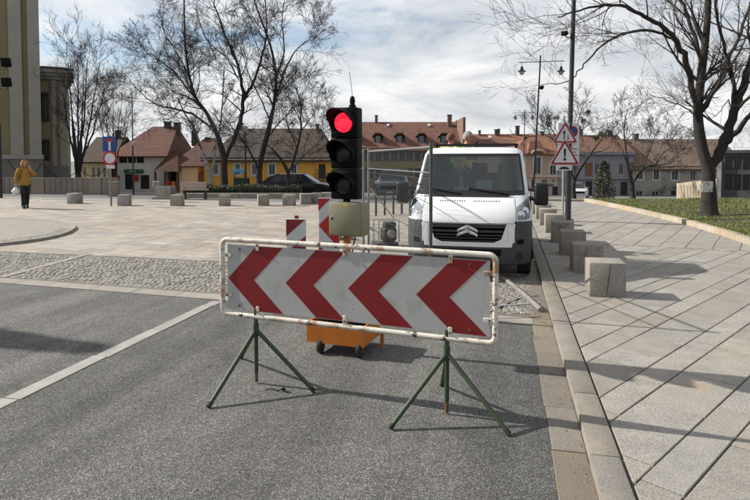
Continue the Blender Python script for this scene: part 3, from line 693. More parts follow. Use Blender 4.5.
# black border round the windscreen
def band(name, mat, a0, a1, z0, z1, off, nu=16, nv=2, parent=van):
    return patch(name, mat, lambda u, v, o: vs_front(a0 + (a1 - a0) * u, z0 + (z1 - z0) * v, o), nu, nv, parent, off)
band('windscreen_seal', m_trim, -.93, .93, 1.300, 1.365, .006, 30, 3); band('windscreen_seal', m_trim, -.93, .93, 1.925, 1.962, .006, 30, 2)
for s in (-1, 1): patch('windscreen_seal', m_trim, lambda u, v, o: vs_front(s * (.905 + .03 * u), 1.365 + .56 * v, o), 2, 10, van, .006)
band('scuttle_panel', m_trim, -.9, .9, 1.262, 1.302, .005, 30, 2)
# bonnet edge and shut lines
for z, h, a in ((.885, .008, .74),): band('bonnet_gap', m_blackm, -a, a, z, z + h, .002, 24, 1)
for s in (-1, 1): patch('bonnet_gap', m_blackm, lambda u, v, o: vs_front(s * (.742 + .006 * u), .89 + .36 * v, o), 1, 10, van, .003)
mb = MB()                                                  # vents in the bonnet under the windscreen
for s in (-1, 1):
    for k in range(11): a = s * (.08 + .4 * k / 10); mb.grid([[vs_front(a + da, z, .004) for da in (0, .018)] for z in (1.2, 1.216)])
    mb2 = MB()
mb.build('bonnet_vents', m_bump, van, kind='stuff')
# grille: recessed dark opening in the white nose with bars and the two chevrons
gx = .62
gr = MB(); gr.grid([[Vector((x, .10, z)) for x in (-.62, .62)] for z in (.56, .90)]); gr.build('grille_opening', m_blackm, van)
for z, h in ((.822, .05), (.752, .028), (.70, .016), (.655, .016), (.615, .012)):
    mb = MB(); mb.grid([[vs_front(a / 20 * .62, zz_, -.022) for a in range(-20, 21)] for zz_ in (z, z + h)]); mb.grid([[vs_front(a / 20 * .62, z + h, -o) for a in range(-20, 21)] for o in (.022, .06)]); mb.build('grille_bar', m_bump, van, 40)
for s in (-1, 1):                                           # slanting white cheeks that give the opening its shape
    mb = MB(); P = [vs_front(s * .50, .60, .004), vs_front(s * .635, .60, .004), vs_front(s * .635, .74, .004), vs_front(s * .635, .885, .004), vs_front(s * .60, .885, .004)]
    mb.prism(P, (0, .03, 0)); mb.build('grille_cheek', m_van, van)
    mb = MB(); P = [vs_front(s * .40, .60, .0038), vs_front(s * .50, .60, .0038), vs_front(s * .525, .655, .0038)]; mb.prism(P, (0, .03, 0)); mb.build('grille_cheek', m_van, van)
band('lower_nose', m_van, -.66, .66, .535, .605, .007, 24, 2); 
band('lower_intake', m_blackm, -.52, .52, .40, .50, .004, 20, 2)
for s in (-1, 1):
    patch('nose_cheek', m_van, lambda u, v, o: vs_front(s * (.62 + (.11 - .05 * (1 - v)) * u), .537 + .35 * v, o), 5, 8, van, .0075)
for zc in (.80, .735):                                       # chrome chevrons
    mb = MB(); w_, h, t_ = .155, .07, .042
    for s in (-1, 1):
        P = [(0, zc + h), (s * w_, zc - .005), (s * w_, zc - .005 - t_), (0, zc + h - t_ - .012)]
        f = [Vector((x, -.022, z)) for x, z in P]; c = sum(f, Vector()) / 4; c.y -= .018
        b_ = [Vector((x, .02, z)) for x, z in P]
        mb.add(f + [c] + b_, [(0, 1, 4), (1, 2, 4), (2, 3, 4), (3, 0, 4), (0, 1, 6, 5), (1, 2, 7, 6), (2, 3, 8, 7), (3, 0, 5, 8)])
    mb.build('chevron_emblem', m_chrome, van)
for s in (-1, 1):
    hl = lambda u, v, o: vs_front(s * (.755 + (.215 + .0 * v) * u + .02 * (1 - v)), (.94 + .02 * u) + (.18 + .12 * u) * v, o)
    h_ = patch('headlight', m_reflm, hl, 10, 8, van, .003)
    patch('lens', m_lampg, hl, 10, 8, h_, .02)
    for a, z, r_ in ((.83, 1.02, .06), (.9, 1.08, .05)):
        p = vs_front(s * a, z, .01); mb = MB(); mb.lathe([(r_, 0), (r_ * .8, -.004), (r_ * .4, .005), (.01, .012)], p, (s * .45, -1, .25), 18); mb.build('bulb_bowl', m_chrome, h_, 50)
    for z0_, z1_, a0_, a1_ in ((.58, .655, .76, .86),): patch('bumper_slot', m_blackm, lambda u, v, o: vs_front(s * (a0_ + (a1_ - a0_) * u), z0_ + (z1_ - z0_) * v, o), 6, 2, van, .004)
    p = vs_front(s * .80, .40, .004); mb = MB(); mb.lathe([(.055, 0), (.05, .01), (.02, .005)], p, (s * .3, -1, 0), 18); mb.build('fog_lamp', m_trim, van, 50)
    # mirrors
    mb = MB(); mb.bbox((s * 1.115, .70, 1.31), (.22, .13, .36), .045, 3); mr = mb.build('wing_mirror', m_trim, van, 40)
    mb = MB(); mb.bbox((s * 1.115, .764, 1.32), (.16, .01, .24), .004, 1); mb.build('mirror_glass', m_chrome, mr)
    MB().tube([(s * .93, .74, 1.24), (s * 1.04, .71, 1.22)], .03, 8).build('mirror_arm', m_trim, mr, 50); MB().tube([(s * .92, .74, 1.38), (s * 1.04, .71, 1.38)], .022, 8).build('mirror_arm', m_trim, mr, 50)
    # door seams, handle, wheel arch
    for yy in (.78, 2.0): MB().box((s * .955, yy, .95), (.012, .008, .9)).build('door_gap', m_blackm, van)
    MB().bbox((s * .965, 1.85, 1.12), (.03, .16, .035), .008, 2).build('door_handle', m_trim, van, 40)
    mb = MB(); n = 20; A = [(s * .982, .88 + .42 * math.cos(math.pi * k / n), .30 + .44 * math.sin(math.pi * k / n)) for k in range(n + 1)]; mb.add(A + [(s * .982, .88, .2)], [tuple(range(n + 2))]); mb.build('wheel_arch', m_blackm, van)
    wheel(van, (s * .86, .88, .325), .325, .21); wheel(van, (s * .84, 3.55, .325), .325, .21)
# wipers
for x0, x1 in ((-.70, -.12), (-.02, .62)):
    mb = MB(); P = [vs_front(x0 / .93 + (x1 - x0) / .93 * k / 10, 1.40 - .09 * (k / 10), .03) for k in range(11)]; mb.tube(P, .011, 6); mb.build('wiper', m_trim, van, 50)
# cab interior
mb = MB(); mb.bbox((0, .95, 1.23), (1.66, .55, .18), .05, 3); mb.build('dashboard', m_seat, van, 40)
for x in (-.5, .1, .55):
    mb = MB(); mb.bbox((x, 1.72, 1.25), (.46, .18, .75), .05, 3, Matrix.Rotation(R(-10), 3, 'X')); st_ = mb.build('seat', m_seat, van, 40)
    mb = MB(); mb.bbox((x, 1.80, 1.70), (.27, .11, .2), .04, 3); mb.build('headrest', m_seat, st_, 40)
mb = MB(); mb.tube([(.5 + .19 * math.cos(a), 1.18 - .1 * math.sin(a), 1.36 + .15 * math.sin(a)) for a in [2 * math.pi * k / 24 for k in range(24)]], .014, 8, closed=True); mb.tube([(.5, 1.0, 1.27), (.5, 1.18, 1.36)], .03, 8); mb.build('steering_wheel', m_trim, van, 60)
mb = MB(); mb.box((.21, .90, 1.44), (.27, .01, .17), Matrix.Rotation(R(-25), 3, 'X')); mb.build('paper_sheet', m_paper, van)
mb = MB(); mb.box((-.16, .88, 1.372), (.25, .14, .012), Matrix.Rotation(R(18), 3, 'X')); mb.build('paper_sheet', m_paper, van)
MB().box((0, 1.45, .98), (1.7, 1.5, .04)).build('cab_floor', m_seat, van)
MB().bbox((0, 1.16, 1.885), (.2, .02, .06), .01, 2).build('inner_mirror', m_trim, van, 40)
# flatbed
m_bedw = M('aluminium_board', (.45, .46, .46), (.36, .37, .37), sc=5, rough=.5, metal=.3)
mb = MB(); mb.box((0, 3.55, .80), (2.0, 2.5, .06)); mb.build('bed_floor', m_bedw, van)
for s in (-1, 1):
    mb = MB()
    for k in range(3): MB().bbox((s * 1.0, 3.55, .89 + .125 * k), (.03, 2.5, .118), .008, 1).build('side_board', m_bedw, van)
    MB().box((s * .4, 3.3, .62), (.1, 3.2, .16)).build('chassis_rail', m_blackm, van)
    MB().box((s * .74, 2.36, 1.48), (.05, .05, 1.3)).build('rack_post', m_trim, van)
MB().bbox((0, 4.79, 1.0), (2.0, .03, .36), .008, 1).build('tail_board', m_bedw, van)
for z in (2.135, 1.25): MB().box((0, 2.36, z), (1.56, .05, .05)).build('rack_bar', m_trim, van)
for k in range(4): MB().box((-.6 + .4 * k, 2.36, 1.02), (.04, .04, .5)).build('rack_upright', m_trim, van)
# ================================================================== people (one skinned surface per body, clothes as children)
m_skin = M('skin', (.42, .235, .165), (.36, .19, .13), sc=8, rough=.55)
m_skinr = M('flushed_skin', (.48, .22, .16), (.40, .17, .125), sc=8, rough=.55)
def skin(name, joints, edges, mat, parent, sub=2):
    ids = {k: i for i, k in enumerate(joints)}
    me = bpy.data.meshes.new(name); me.from_pydata([j[0] for j in joints.values()], [(ids[a], ids[b]) for a, b in edges], [])
    o = bpy.data.objects.new(name, me); COL.objects.link(o); o.parent = parent; me.materials.append(mat)
    md = o.modifiers.new('skin', 'SKIN'); md.use_smooth_shade = True
    lay_ = me.skin_vertices[0].data if me.skin_vertices else None
    if lay_ is None:
        bm = bmesh.new(); bm.from_mesh(me); bm.verts.layers.skin.verify(); bm.to_mesh(me); bm.free(); lay_ = me.skin_vertices[0].data
    for k, i in ids.items():
        r_ = joints[k][1]; lay_[i].radius = r_ if isinstance(r_, tuple) else (r_, r_); lay_[i].use_root = (i == 0)
    s_ = o.modifiers.new('sub', 'SUBSURF'); s_.levels = sub; s_.render_levels = sub
    return o
def chain(*ks): return list(zip(ks, ks[1:]))
def hand(J, E, side, wrist, d, curl, base):
    # palm and five fingers from the wrist along d
    d = Vector(d).normalized(); w_ = Vector(wrist); sidev = d.cross(Vector((0, 1, 0))).normalized() if abs(d.y) < .9 else Vector((1, 0, 0)); nrm = d.cross(sidev)
    J[side + 'palm'] = (w_ + d * .075, (.03, .02)); E += [(base, side + 'palm')]
    for f, (o, l) in enumerate(((-.033, .07), (-.011, .082), (.011, .076), (.033, .06))):
        a, b, c = side + 'f%da' % f, side + 'f%db' % f, side + 'f%dc' % f
        J[a] = (w_ + d * .095 + sidev * o, .0095); J[b] = (w_ + d * (.095 + l * .5) + sidev * o + nrm * curl * .018, .0088); J[c] = (w_ + d * (.095 + l * (1 - .4 * curl)) + sidev * o + nrm * curl * .05, .0075)
        E += [(side + 'palm', a), (a, b), (b, c)]
    J[side + 'ta'] = (w_ + d * .04 - sidev * .04 + nrm * .01, .011); J[side + 'tb'] = (w_ + d * .085 - sidev * .052 + nrm * .03 * curl, .009); E += [(base, side + 'ta'), (side + 'ta', side + 'tb')]
def head(parent, c, r, mat, hair, yaw=0.0, pitch=0.0, bald=False):
    """head with face: local -Y is where it looks"""
    rot = Matrix.Rotation(yaw, 3, 'Z') @ Matrix.Rotation(pitch, 3, 'X'); c = Vector(c)
    mb = MB(); rows = []
    for i in range(15):
        th = math.pi * i / 14; row = []
        for j in range(25):
            ph = 2 * math.pi * j / 24; x, y, z = math.sin(th) * math.cos(ph), math.sin(th) * math.sin(ph), math.cos(th)
            px, py, pz = x * .72, y * .88, z * 1.05
            if pz < -.1: k = 1 - .38 * min(1, (-pz - .1) / .9); px *= k; py = py * (1 - .2 * min(1, -pz)) - .06 * (-pz)
            if y < -.6 and -.45 < z < .1 and abs(x) < .16: py -= .16 * (1 - abs(x) / .16) * (1 - abs(z + .2) / .3 if abs(z + .2) < .3 else 0)
            if y < -.5 and abs(z - .08) < .14 and .15 < abs(x) < .5: py += .06
            row.append(c + rot @ Vector((px * r, py * r, pz * r)))
        rows.append(row)
    mb.grid(rows, flip=True); h = mb.build('head', mat, parent, 70)
    for s in (-1, 1):
        mb = MB(); mb.lathe([(.012 * r / .12, -.004), (.012 * r / .12, 0), (.006 * r / .12, .006)], c + rot @ Vector((s * .3 * r, -.78 * r, .1 * r)), rot @ Vector((0, -1, 0)), 10); mb.build('eye', m_blackm, h, 60)
        mb = MB(); mb.bbox(c + rot @ Vector((s * .73 * r, .05 * r, -.02 * r)), (.16 * r, .3 * r, .5 * r), .05 * r, 2, rot); mb.build('ear', mat, h, 60)
    mb = MB(); mb.bbox(c + rot @ Vector((0, -.80 * r, -.48 * r)), (.4 * r, .06 * r, .07 * r), .02 * r, 2, rot); mb.build('mouth', M('lips', (.3, .1, .08), rough=.5), h, 60)
    if hair:
        mb = MB(); rows = []
        for i in range(9):
            th = (math.pi * .62) * i / 8; row = []
            for j in range(25):
                ph = 2 * math.pi * j / 24; x, y, z = math.sin(th) * math.cos(ph), math.sin(th) * math.sin(ph), math.cos(th)
                lim = .25 if y < -.3 else -.5
                zz_ = max(z, lim if not bald else min(.45, lim + .1)); row.append(c + rot @ Vector((x * .79 * r, y * .95 * r + .03 * r, zz_ * 1.1 * r if not (bald and z > .7) else z * 1.04 * r)))
            rows.append(row)
        mb.grid(rows, flip=True); mb.build('hair', hair, h, 70)
    return h
# the walker in the ochre hoodie
m_hood = M('ochre_fleece', (.33, .18, .03), (.26, .14, .025), sc=10, rough=.9, bump=.6, bsc=30)
m_trous = M('black_trousers', (.012, .012, .014), (.02, .02, .022), sc=9, rough=.9, bump=.4, bsc=25)
m_shoe = M('dark_shoe', (.02, .02, .022), rough=.6)
pp = G(25.5, 208.5); wk = thing('person', 'person in an ochre hooded fleece and black trousers walking with a white carrier bag', 'person', (pp.x, pp.y, .012), YAW + R(38)); wk.scale = (1.02,) * 3
J = {'pel': ((0, 0, .95), (.13, .10)), 'sp': ((0, .0, 1.15), (.125, .095)), 'ch': ((0, .01, 1.36), (.15, .105)), 'nk': ((0, 0, 1.5), .055), 'hd': ((0, -.01, 1.58), .06),
     'ls': ((-.19, .01, 1.41), .06), 'le': ((-.255, .04, 1.14), .046), 'lw': ((-.275, -.01, .90), .032),
     'rs': ((.19, .01, 1.41), .06), 're': ((.31, -.10, 1.24), .046), 'rw': ((.15, -.20, 1.46), .033),
     'lh': ((-.085, 0, .9), .088), 'lk': ((-.075, -.12, .52), .058), 'la': ((-.07, -.05, .10), .04), 'lf': ((-.07, -.2, .04), .038),
     'rh': ((.085, 0, .9), .088), 'rk': ((.08, .02, .50), .058), 'ra': ((.08, .26, .14), .04), 'rf': ((.08, .16, .045), .038)}
Eg = chain('pel', 'sp', 'ch', 'nk', 'hd') + chain('ch', 'ls', 'le', 'lw') + chain('ch', 'rs', 're', 'rw') + chain('pel', 'lh', 'lk', 'la', 'lf') + chain('pel', 'rh', 'rk', 'ra', 'rf')
hand(J, Eg, 'l', J['lw'][0], (-.05, 0, -1), .9, 'lw'); hand(J, Eg, 'r', J['rw'][0], (-.35, .25, 1), .5, 'rw')
skin('body', J, Eg, m_skin, wk)
Jh = {'pel': ((0, 0, .80), (.235, .19)), 'p2': ((0, 0, .97), (.21, .17)), 'sp': ((0, .0, 1.14), (.20, .16)), 'ch': ((0, .01, 1.34), (.20, .155)), 'nk': ((0, .01, 1.5), (.11, .10)), 'ls': ((-.2, .01, 1.42), .095), 'le': ((-.27, .04, 1.14), .08), 'lw': ((-.278, -.005, .93), .05),
      'rs': ((.2, .01, 1.42), .095), 're': ((.33, -.10, 1.22), .08), 'rw': ((.17, -.185, 1.42), .06)}
skin('hoodie', Jh, chain('pel', 'p2', 'sp', 'ch', 'nk') + chain('ch', 'ls', 'le', 'lw') + chain('ch', 'rs', 're', 'rw'), m_hood, wk)
skin('trousers', {'pel': ((0, 0, .95), (.15, .115)), 'lh': ((-.088, 0, .84), .115), 'lk': ((-.078, -.12, .52), .082), 'la': ((-.07, -.055, .03), .075), 'rh': ((.088, 0, .86), .108), 'rk': ((.08, .02, .50), .082), 'ra': ((.08, .29, .08), .075)},
     chain('pel', 'lh', 'lk', 'la') + chain('pel', 'rh', 'rk', 'ra'), m_trous, wk)
for x, y0, z0, pt in ((-.07, -.12, .05, 0), (.08, .19, .07, R(35))):
    mb = MB(); mb.bbox((x, y0, z0), (.10, .28, .095), .035, 3, Matrix.Rotation(pt, 3, 'X')); mb.build('shoe', m_shoe, wk, 50)
head(wk, (0, -.03, 1.645), .125, m_skin, None, R(8), R(6))
mb = MB(); rows = []
for i in range(12):
    th = .12 + (math.pi * .80) * i / 11; row = []
    for j in range(25):
        ph = R(-48) + R(276) * j / 24; rr = .162
        row.append(Vector((math.sin(th) * math.cos(ph) * .13, .0 + math.sin(th) * math.sin(ph) * rr * 1.0, 1.65 + math.cos(th) * .165)))
    rows.append(row)
mb.grid(rows, flip=True); hd = mb.build('hood', m_hood, wk, 80); md = hd.modifiers.new('thick', 'SOLIDIFY'); md.thickness = .022
hd.rotation_euler = (0, 0, 0)
mb = MB(); mb.tube([(-.13, -.10, 1.44), (-.16, -.13, 1.2), (-.16, -.05, 1.0)], .018, 6); mb.build('bag_strap', M('strap', (.05, .045, .04), rough=.8), wk, 60)
m_bag = M('white_plastic_bag', (.62, .62, .62), (.5, .5, .52), sc=6, rough=.35, spot2=(.16, .12, .13), s2sc=7, s2thr=.60)
hb = wk.matrix_world if False else (Matrix.Translation(wk.location) @ Matrix.Rotation(YAW + R(38), 4, 'Z') @ Matrix.Scale(1.02, 4))
bp = hb @ Vector((-.30, -.01, .50))
bag = thing('carrier_bag', 'white printed plastic carrier bag hanging from the walking person\'s hand', 'bag', bp, YAW)
mb = MB(); rows = []
rg = random.Random(5)
for i in range(10):
    t_ = i / 9; w_ = .16 * math.sin(min(1, .25 + t_ * 1.3) * math.pi * .5) * (1 - .75 * max(0, t_ - .55) / .45); d_ = w_ * .62; z = .0 + .30 * t_
    rows.append([Vector(((w_ + rg.uniform(-.012, .012)) * math.cos(2 * math.pi * j / 16), (d_ + rg.uniform(-.012, .012)) * math.sin(2 * math.pi * j / 16), z)) for j in range(17)])
    rows[-1][16] = rows[-1][0]
mb.grid(rows); mb.build('bag_body', m_bag, bag, 60)
for s in (-1, 1): MB().tube([(s * .03, 0, .29), (s * .035, 0, .34), (0, 0, .365)], .009, 6).build('bag_handle', m_bag, bag, 60)
# two workers on the bed behind the cab
m_vest = M('hi_vis_vest', (.34, .5, .03), (.28, .42, .03), sc=6, rough=.8)
m_work = M('work_trousers', (.03, .035, .055), rough=.9)
def worker(px, dep, topz, label, mat, hair, yaw, bald):
    p = D(px, 140, dep); t = thing('person', label, 'person', (p.x, p.y, .83), yaw, 'workers on the van bed'); h = topz - .83; s = h / 1.72; t.scale = (s, s, s)
    J = {'pel': ((0, 0, .92), (.13, .1)), 'sp': ((0, 0, 1.12), (.125, .095)), 'ch': ((0, -.01, 1.33), (.15, .1)), 'nk': ((0, -.02, 1.47), .055), 'hd': ((0, -.03, 1.54), .06),
         'ls': ((-.19, 0, 1.38), .06), 'le': ((-.25, -.03, 1.1), .046), 'lw': ((-.2, -.2, .95), .033), 'rs': ((.19, 0, 1.38), .06), 're': ((.25, -.03, 1.1), .046), 'rw': ((.2, -.22, .98), .033),
         'lh': ((-.09, 0, .88), .09), 'lk': ((-.1, -.04, .5), .06), 'la': ((-.1, .02, .1), .042), 'lf': ((-.1, -.13, .045), .04), 'rh': ((.09, 0, .88), .09), 'rk': ((.1, -.04, .5), .06), 'ra': ((.1, .02, .1), .042), 'rf': ((.1, -.13, .045), .04)}
    E_2 = chain('pel', 'sp', 'ch', 'nk', 'hd') + chain('ch', 'ls', 'le', 'lw') + chain('ch', 'rs', 're', 'rw') + chain('pel', 'lh', 'lk', 'la', 'lf') + chain('pel', 'rh', 'rk', 'ra', 'rf')
    hand(J, E_2, 'l', J['lw'][0], (.1, -.8, -.4), .6, 'lw'); hand(J, E_2, 'r', J['rw'][0], (-.1, -.8, -.4), .6, 'rw')
    skin('body', J, E_2, mat, t)
    skin('vest', {'pel': ((0, 0, .78), (.155, .12)), 'sp': ((0, 0, 1.12), (.155, .12)), 'ch': ((0, -.01, 1.33), (.17, .12)), 'ls': ((-.19, 0, 1.38), .085), 'le': ((-.25, -.03, 1.12), .062), 'rs': ((.19, 0, 1.38), .085), 're': ((.25, -.03, 1.12), .062)}, chain('pel', 'sp', 'ch', 'ls', 'le') + chain('ch', 'rs', 're'), m_vest, t)
    skin('trousers', {'pel': ((0, 0, 1.02), (.15, .115)), 'lh': ((-.09, 0, .86), .11), 'lk': ((-.1, -.04, .5), .085), 'la': ((-.1, .02, .12), .07), 'rh': ((.09, 0, .86), .11), 'rk': ((.1, -.04, .5), .085), 'ra': ((.1, .02, .12), .07)}, chain('pel', 'lh', 'lk', 'la') + chain('pel', 'rh', 'rk', 'ra'), m_work, t)
    head(t, (0, -.04, 1.6), .128, mat, hair, R(0), R(8), bald)
m_greyh = M('grey_hair', (.3, .29, .28), (.2, .2, .2), sc=30, rough=.8)
m_brownh = M('reddish_hair', (.16, .07, .04), (.11, .05, .03), sc=30, rough=.8)
worker(450, 11.9, 2.39, 'worker with cropped reddish hair on the van bed, nearer the fence side', m_skinr, m_brownh, R(150), True)
worker(466.5, 12.1, 2.43, 'grey-haired worker standing on the bed behind the van cab', m_skinr, m_greyh, R(60), False)
# ================================================================== bollards
m_bol = M('exposed_aggregate', (.30, .275, .24), (.225, .205, .178), sc=5, rough=.85, bump=.6, bsc=90, rnd=.14, rndhue=.4, fine=.65, fsc=100, spot2=(.16, .145, .125), s2sc=2.2, s2thr=.62)
m_crack = M('crack', (.03, .028, .025), rough=.9)
def cube_stone(p, s, rz, label, group, h=None, name='stone_bollard'):
    h = h or s; mb = MB(); mb.bbox((0, 0, h / 2), (s, s, h), .012, 2); o = mb.build(name, m_bol, None, 40); o.location = p; o.rotation_euler = (random.uniform(-.01, .01), random.uniform(-.01, .01), rz); return tag(o, label, 'bollard', group)
yy = 8.07
for k in range(11):
    x0 = 1.05 - .021 * (yy - 8.07); s = .45
    lab = 'granite cube bollard with a dark crack down its face on the pavement' if k == 0 else '%s granite cube bollard beyond the cracked one in the row along the kerb' % ('first', 'second', 'third', 'fourth', 'fifth', 'sixth', 'seventh', 'eighth', 'ninth', 'tenth')[k - 1]
    o = cube_stone((x0 + s / 2, yy + s / 2, .066), s, random.uniform(-.03, .03), lab, 'bollards along the right-hand kerb')
    if k == 0:
        mb = MB(); mb.tube([(.03, -.2255, .44), (.02, -.2265, .3), (.0, -.2265, .15), (-.015, -.2255, .01)], [.003, .005, .004, .003], 5); mb.build('crack', m_crack, o)
    yy += 1.70 + random.uniform(-.05, .05)
for k, (px, py, w_) in enumerate(((72.7, 204, 10.5), (122.5, 206, 13), (175.8, 206.2, 10), (223.5, 206.2, 13), (262.3, 206, 12.5), (288.6, 206, 11), (305, 204.6, 11), (315.8, 203.8, 9.5), (326.5, 203, 9.5))):
    p = G(px, py); d = (p - CAM).dot(fw); p = p + Vector((fw.x, fw.y, 0)).normalized() * .2; p.z = .008 if p.y < 26 else gz(p.y)
    cube_stone(p, .44, YAW + random.uniform(-.3, .3), 'stone cube bollard ' + ('between the walking person and the dead-end sign', 'right beside the dead-end sign post', 'in front of the stone planter and the bench end', 'in front of the wide dark tree trunk', 'in front of the tall dark tree by the car rear', 'in front of the slender dark tree', 'just past the slender tree, in front of the car bonnet', 'second past the slender tree, near the traffic light', 'closest to the traffic light in the row across the square')[k], 'bollards across the square')
# ================================================================== signs
m_pole = M('dark_grey_pole', (.028, .03, .032), (.022, .023, .025), sc=6, rough=.45)
m_poles = M('galvanised_pole', (.36, .37, .38), (.28, .29, .3), sc=9, rough=.5, metal=.5)
m_sw = M('sign_white', (.60, .61, .62), rough=.45, sc=2); m_sr = M('sign_red', (.30, .02, .025), rough=.45); m_sb = M('sign_blue', (.02, .06, .24), rough=.45); m_sk = M('sign_black', (.012, .012, .012), rough=.5)
def flat(mb, pts, y, th=.002): mb.prism([(p[0], y, p[1]) for p in pts], (0, -th, 0)); return mb
def tri(w_, rr=.03, n=4):
    h = w_ * .866; C_ = [(-w_ / 2, 0), (w_ / 2, 0), (0, h)]; out = []
    cen_ = (0, h / 3)
    for k, (x, z) in enumerate(C_):
        d = math.hypot(x - cen_[0], z - cen_[1]); f = (d - 2 * rr) / d; cx_, cz_ = cen_[0] + (x - cen_[0]) * f, cen_[1] + (z - cen_[1]) * f
        a0 = (210, 330, 90)[k]
        for j in range(n + 1): a = R(a0 - 60 + 120 * j / n); out.append((cx_ + rr * math.cos(a), cz_ + rr * math.sin(a)))
    return out
SP = Vector((1.72, 17.98, .07)); SD = 17.2; sx = SD / F
pole = thing('lamp_post', 'tall dark grey post with a surveillance camera rising from the pavement', 'post', SP, YAW)
MB().tube([(0, 0, 0), (0, 0, 2.2), (.02, 0, 2.22), (.06, 0, 5), (.13, 0, 9)], [.085, .085, .07, .065, .055], 16).build('shaft', m_pole, pole, 40)
MB().lathe([(.15, 0), (.15, .03), (.1, .05)], n=16).build('base_plate', m_pole, pole, 40)
cz_ = zat(37, SD) - .07
MB().tube([(.05, 0, cz_ - .05), (-.14, -.03, cz_ - .05), (-.14, -.03, cz_)], .018, 8).build('camera_arm', m_pole, pole, 40)
MB().bbox((-.19, -.08, cz_ + .05), (.13, .3, .13), .03, 2, Matrix.Rotation(R(-35), 3, 'Z') @ Matrix.Rotation(R(14), 3, 'X')).build('surveillance_camera', m_black, pole, 40)
sg = thing('road_sign_post', 'galvanised sign post with two warning triangles and a no-parking panel beside the dark post', 'road sign', SP + Vector((-.16, -.12, 0)), YAW)
MB().tube([(0, 0, 0), (0, 0, 3.05)], .03, 12).build('post', m_poles, sg, 40)
X = lambda px: (px - 563.2) * sx; Z = lambda py: zat(py, SD - .1) - .07
mb = MB(); mb.bbox((X(568.5), .03, (Z(123) + Z(162)) / 2), (21 * sx, .012, Z(123) - Z(162)), .004, 1); wp = mb.build('white_panel', m_sw, sg)
nc = (X(572), Z(131.5)); mb = MB(); flat(mb, [(nc[0] + .165 * math.cos(a), nc[1] + .165 * math.sin(a)) for a in [2 * math.pi * k / 28 for k in range(28)]], .0235); mb.build('red_disc', m_sr, wp)
mb = MB(); flat(mb, [(nc[0] + .125 * math.cos(a), nc[1] + .125 * math.sin(a)) for a in [2 * math.pi * k / 28 for k in range(28)]], .021); mb.build('blue_disc', m_sb, wp)
mb = MB(); c_, s_ = math.cos(R(-45)), math.sin(R(-45)); flat(mb, [(nc[0] + a * c_ - b * s_, nc[1] + a * s_ + b * c_) for a, b in ((-.14, -.018), (.14, -.018), (.14, .018), (-.14, .018))], .0185); mb.build('red_bar', m_sr, wp)
for zz_, x0_, x1_ in ((149, 572, 577), (152, 573, 576), (155, 572.5, 577.5)): MB().box(((X(x0_) + X(x1_)) / 2, .022, Z(zz_)), ((x1_ - x0_) * sx, .003, .022)).build('text_line', m_sk, wp)
def warn(cx_, zb, w_, kind, y):
    mb = MB(); flat(mb, [(cx_ + a, zb + b) for a, b in tri(w_, .035)], y, .006); f = mb.build('warning_triangle', m_sw, sg)
    mb = MB(); flat(mb, [(cx_ + a * .955, zb + .013 + b * .955) for a, b in tri(w_, .033)], y - .006); mb.build('red_border', m_sr, f)
    mb = MB(); flat(mb, [(cx_ + a * .72, zb + w_ * .081 + b * .72) for a, b in tri(w_, .024)], y - .0085); mb.build('white_field', m_sw, f)
    yk = y - .011; g = zb + w_ * .12
    if kind == '!':
        mb = MB(); flat(mb, [(cx_ - .022, g + .13), (cx_ + .022, g + .13), (cx_ + .038, g + .36), (cx_ - .038, g + .36)], yk); mb.build('exclamation_bar', m_sk, f)
        mb = MB(); flat(mb, [(cx_ + .042 * math.cos(a), g + .062 + .042 * math.sin(a)) for a in [2 * math.pi * k / 16 for k in range(16)]], yk); mb.build('exclamation_dot', m_sk, f)
    else:
        mb = MB(); x1_ = cx_ - .03; flat(mb, [(x1_ - .016, g + .02), (x1_ + .016, g + .02), (x1_ + .016, g + .2), (x1_ - .016, g + .2)], yk); flat(mb, [(x1_ - .05, g + .19), (x1_ + .05, g + .19), (x1_, g + .29)], yk); mb.build('up_arrow', m_sk, f, kind='stuff')
        mb = MB(); x1_ = cx_ + .085; flat(mb, [(x1_ - .012, g + .06), (x1_ + .012, g + .06), (x1_ + .012, g + .16), (x1_ - .012, g + .16)], yk); flat(mb, [(x1_ - .035, g + .07), (x1_ + .035, g + .07), (x1_, g + .0)], yk); mb.build('down_arrow', m_sr, f, kind='stuff')
warn(X(564.3), Z(143.2), 25.5 * sx, 'a', -.03); warn(X(564), Z(165), 30.5 * sx, '!', -.045)
mb = MB(); mb.bbox((X(563.5), -.035, Z(167.7)), (15.5 * sx, .008, .155), .003, 1); pl_ = mb.build('hump_plate', m_sw, sg)
mb = MB(); zc = Z(169.2); flat(mb, [(X(558), zc), (X(569.5), zc), (X(567.5), zc + .05), (X(565), zc + .075), (X(562.3), zc + .075), (X(560), zc + .05)], -.04); mb.build('hump_symbol', m_sk, pl_)
# dead-end and no-entry signs on the left
p = G(111.3, 206.3); d_ = (p - CAM).dot(fw); s_ = d_ / F; p.z = .01
ls = thing('road_sign_post', 'grey post with a blue dead-end sign above a round no-entry-to-vehicles sign', 'road sign', p, YAW)
MB().tube([(0, 0, 0), (0, 0, zat(136, d_))], .036, 12).build('post', M('grey_post', (.16, .165, .17), sc=7, rough=.5), ls, 40)
X2 = lambda px: (px - 111) * s_; Z2 = lambda py: zat(py, d_)
mb = MB(); mb.bbox((X2(111), -.05, Z2(144.4)), (13.6 * s_, .012, 15 * s_), .01, 2); b_ = mb.build('blue_panel', m_sb, ls, 40)
mb = MB(); mb.box((X2(111), -.058, Z2(146)), (2.2 * s_, .004, 9.5 * s_)); mb.build('white_stem', m_sw, b_)
mb = MB(); mb.box((X2(111), -.060, Z2(140.6)), (7 * s_, .005, 2.6 * s_)); mb.build('red_bar', M('sign_red_bright', (.45, .03, .025), rough=.45), b_)
c0 = (X2(111), Z2(158.4))
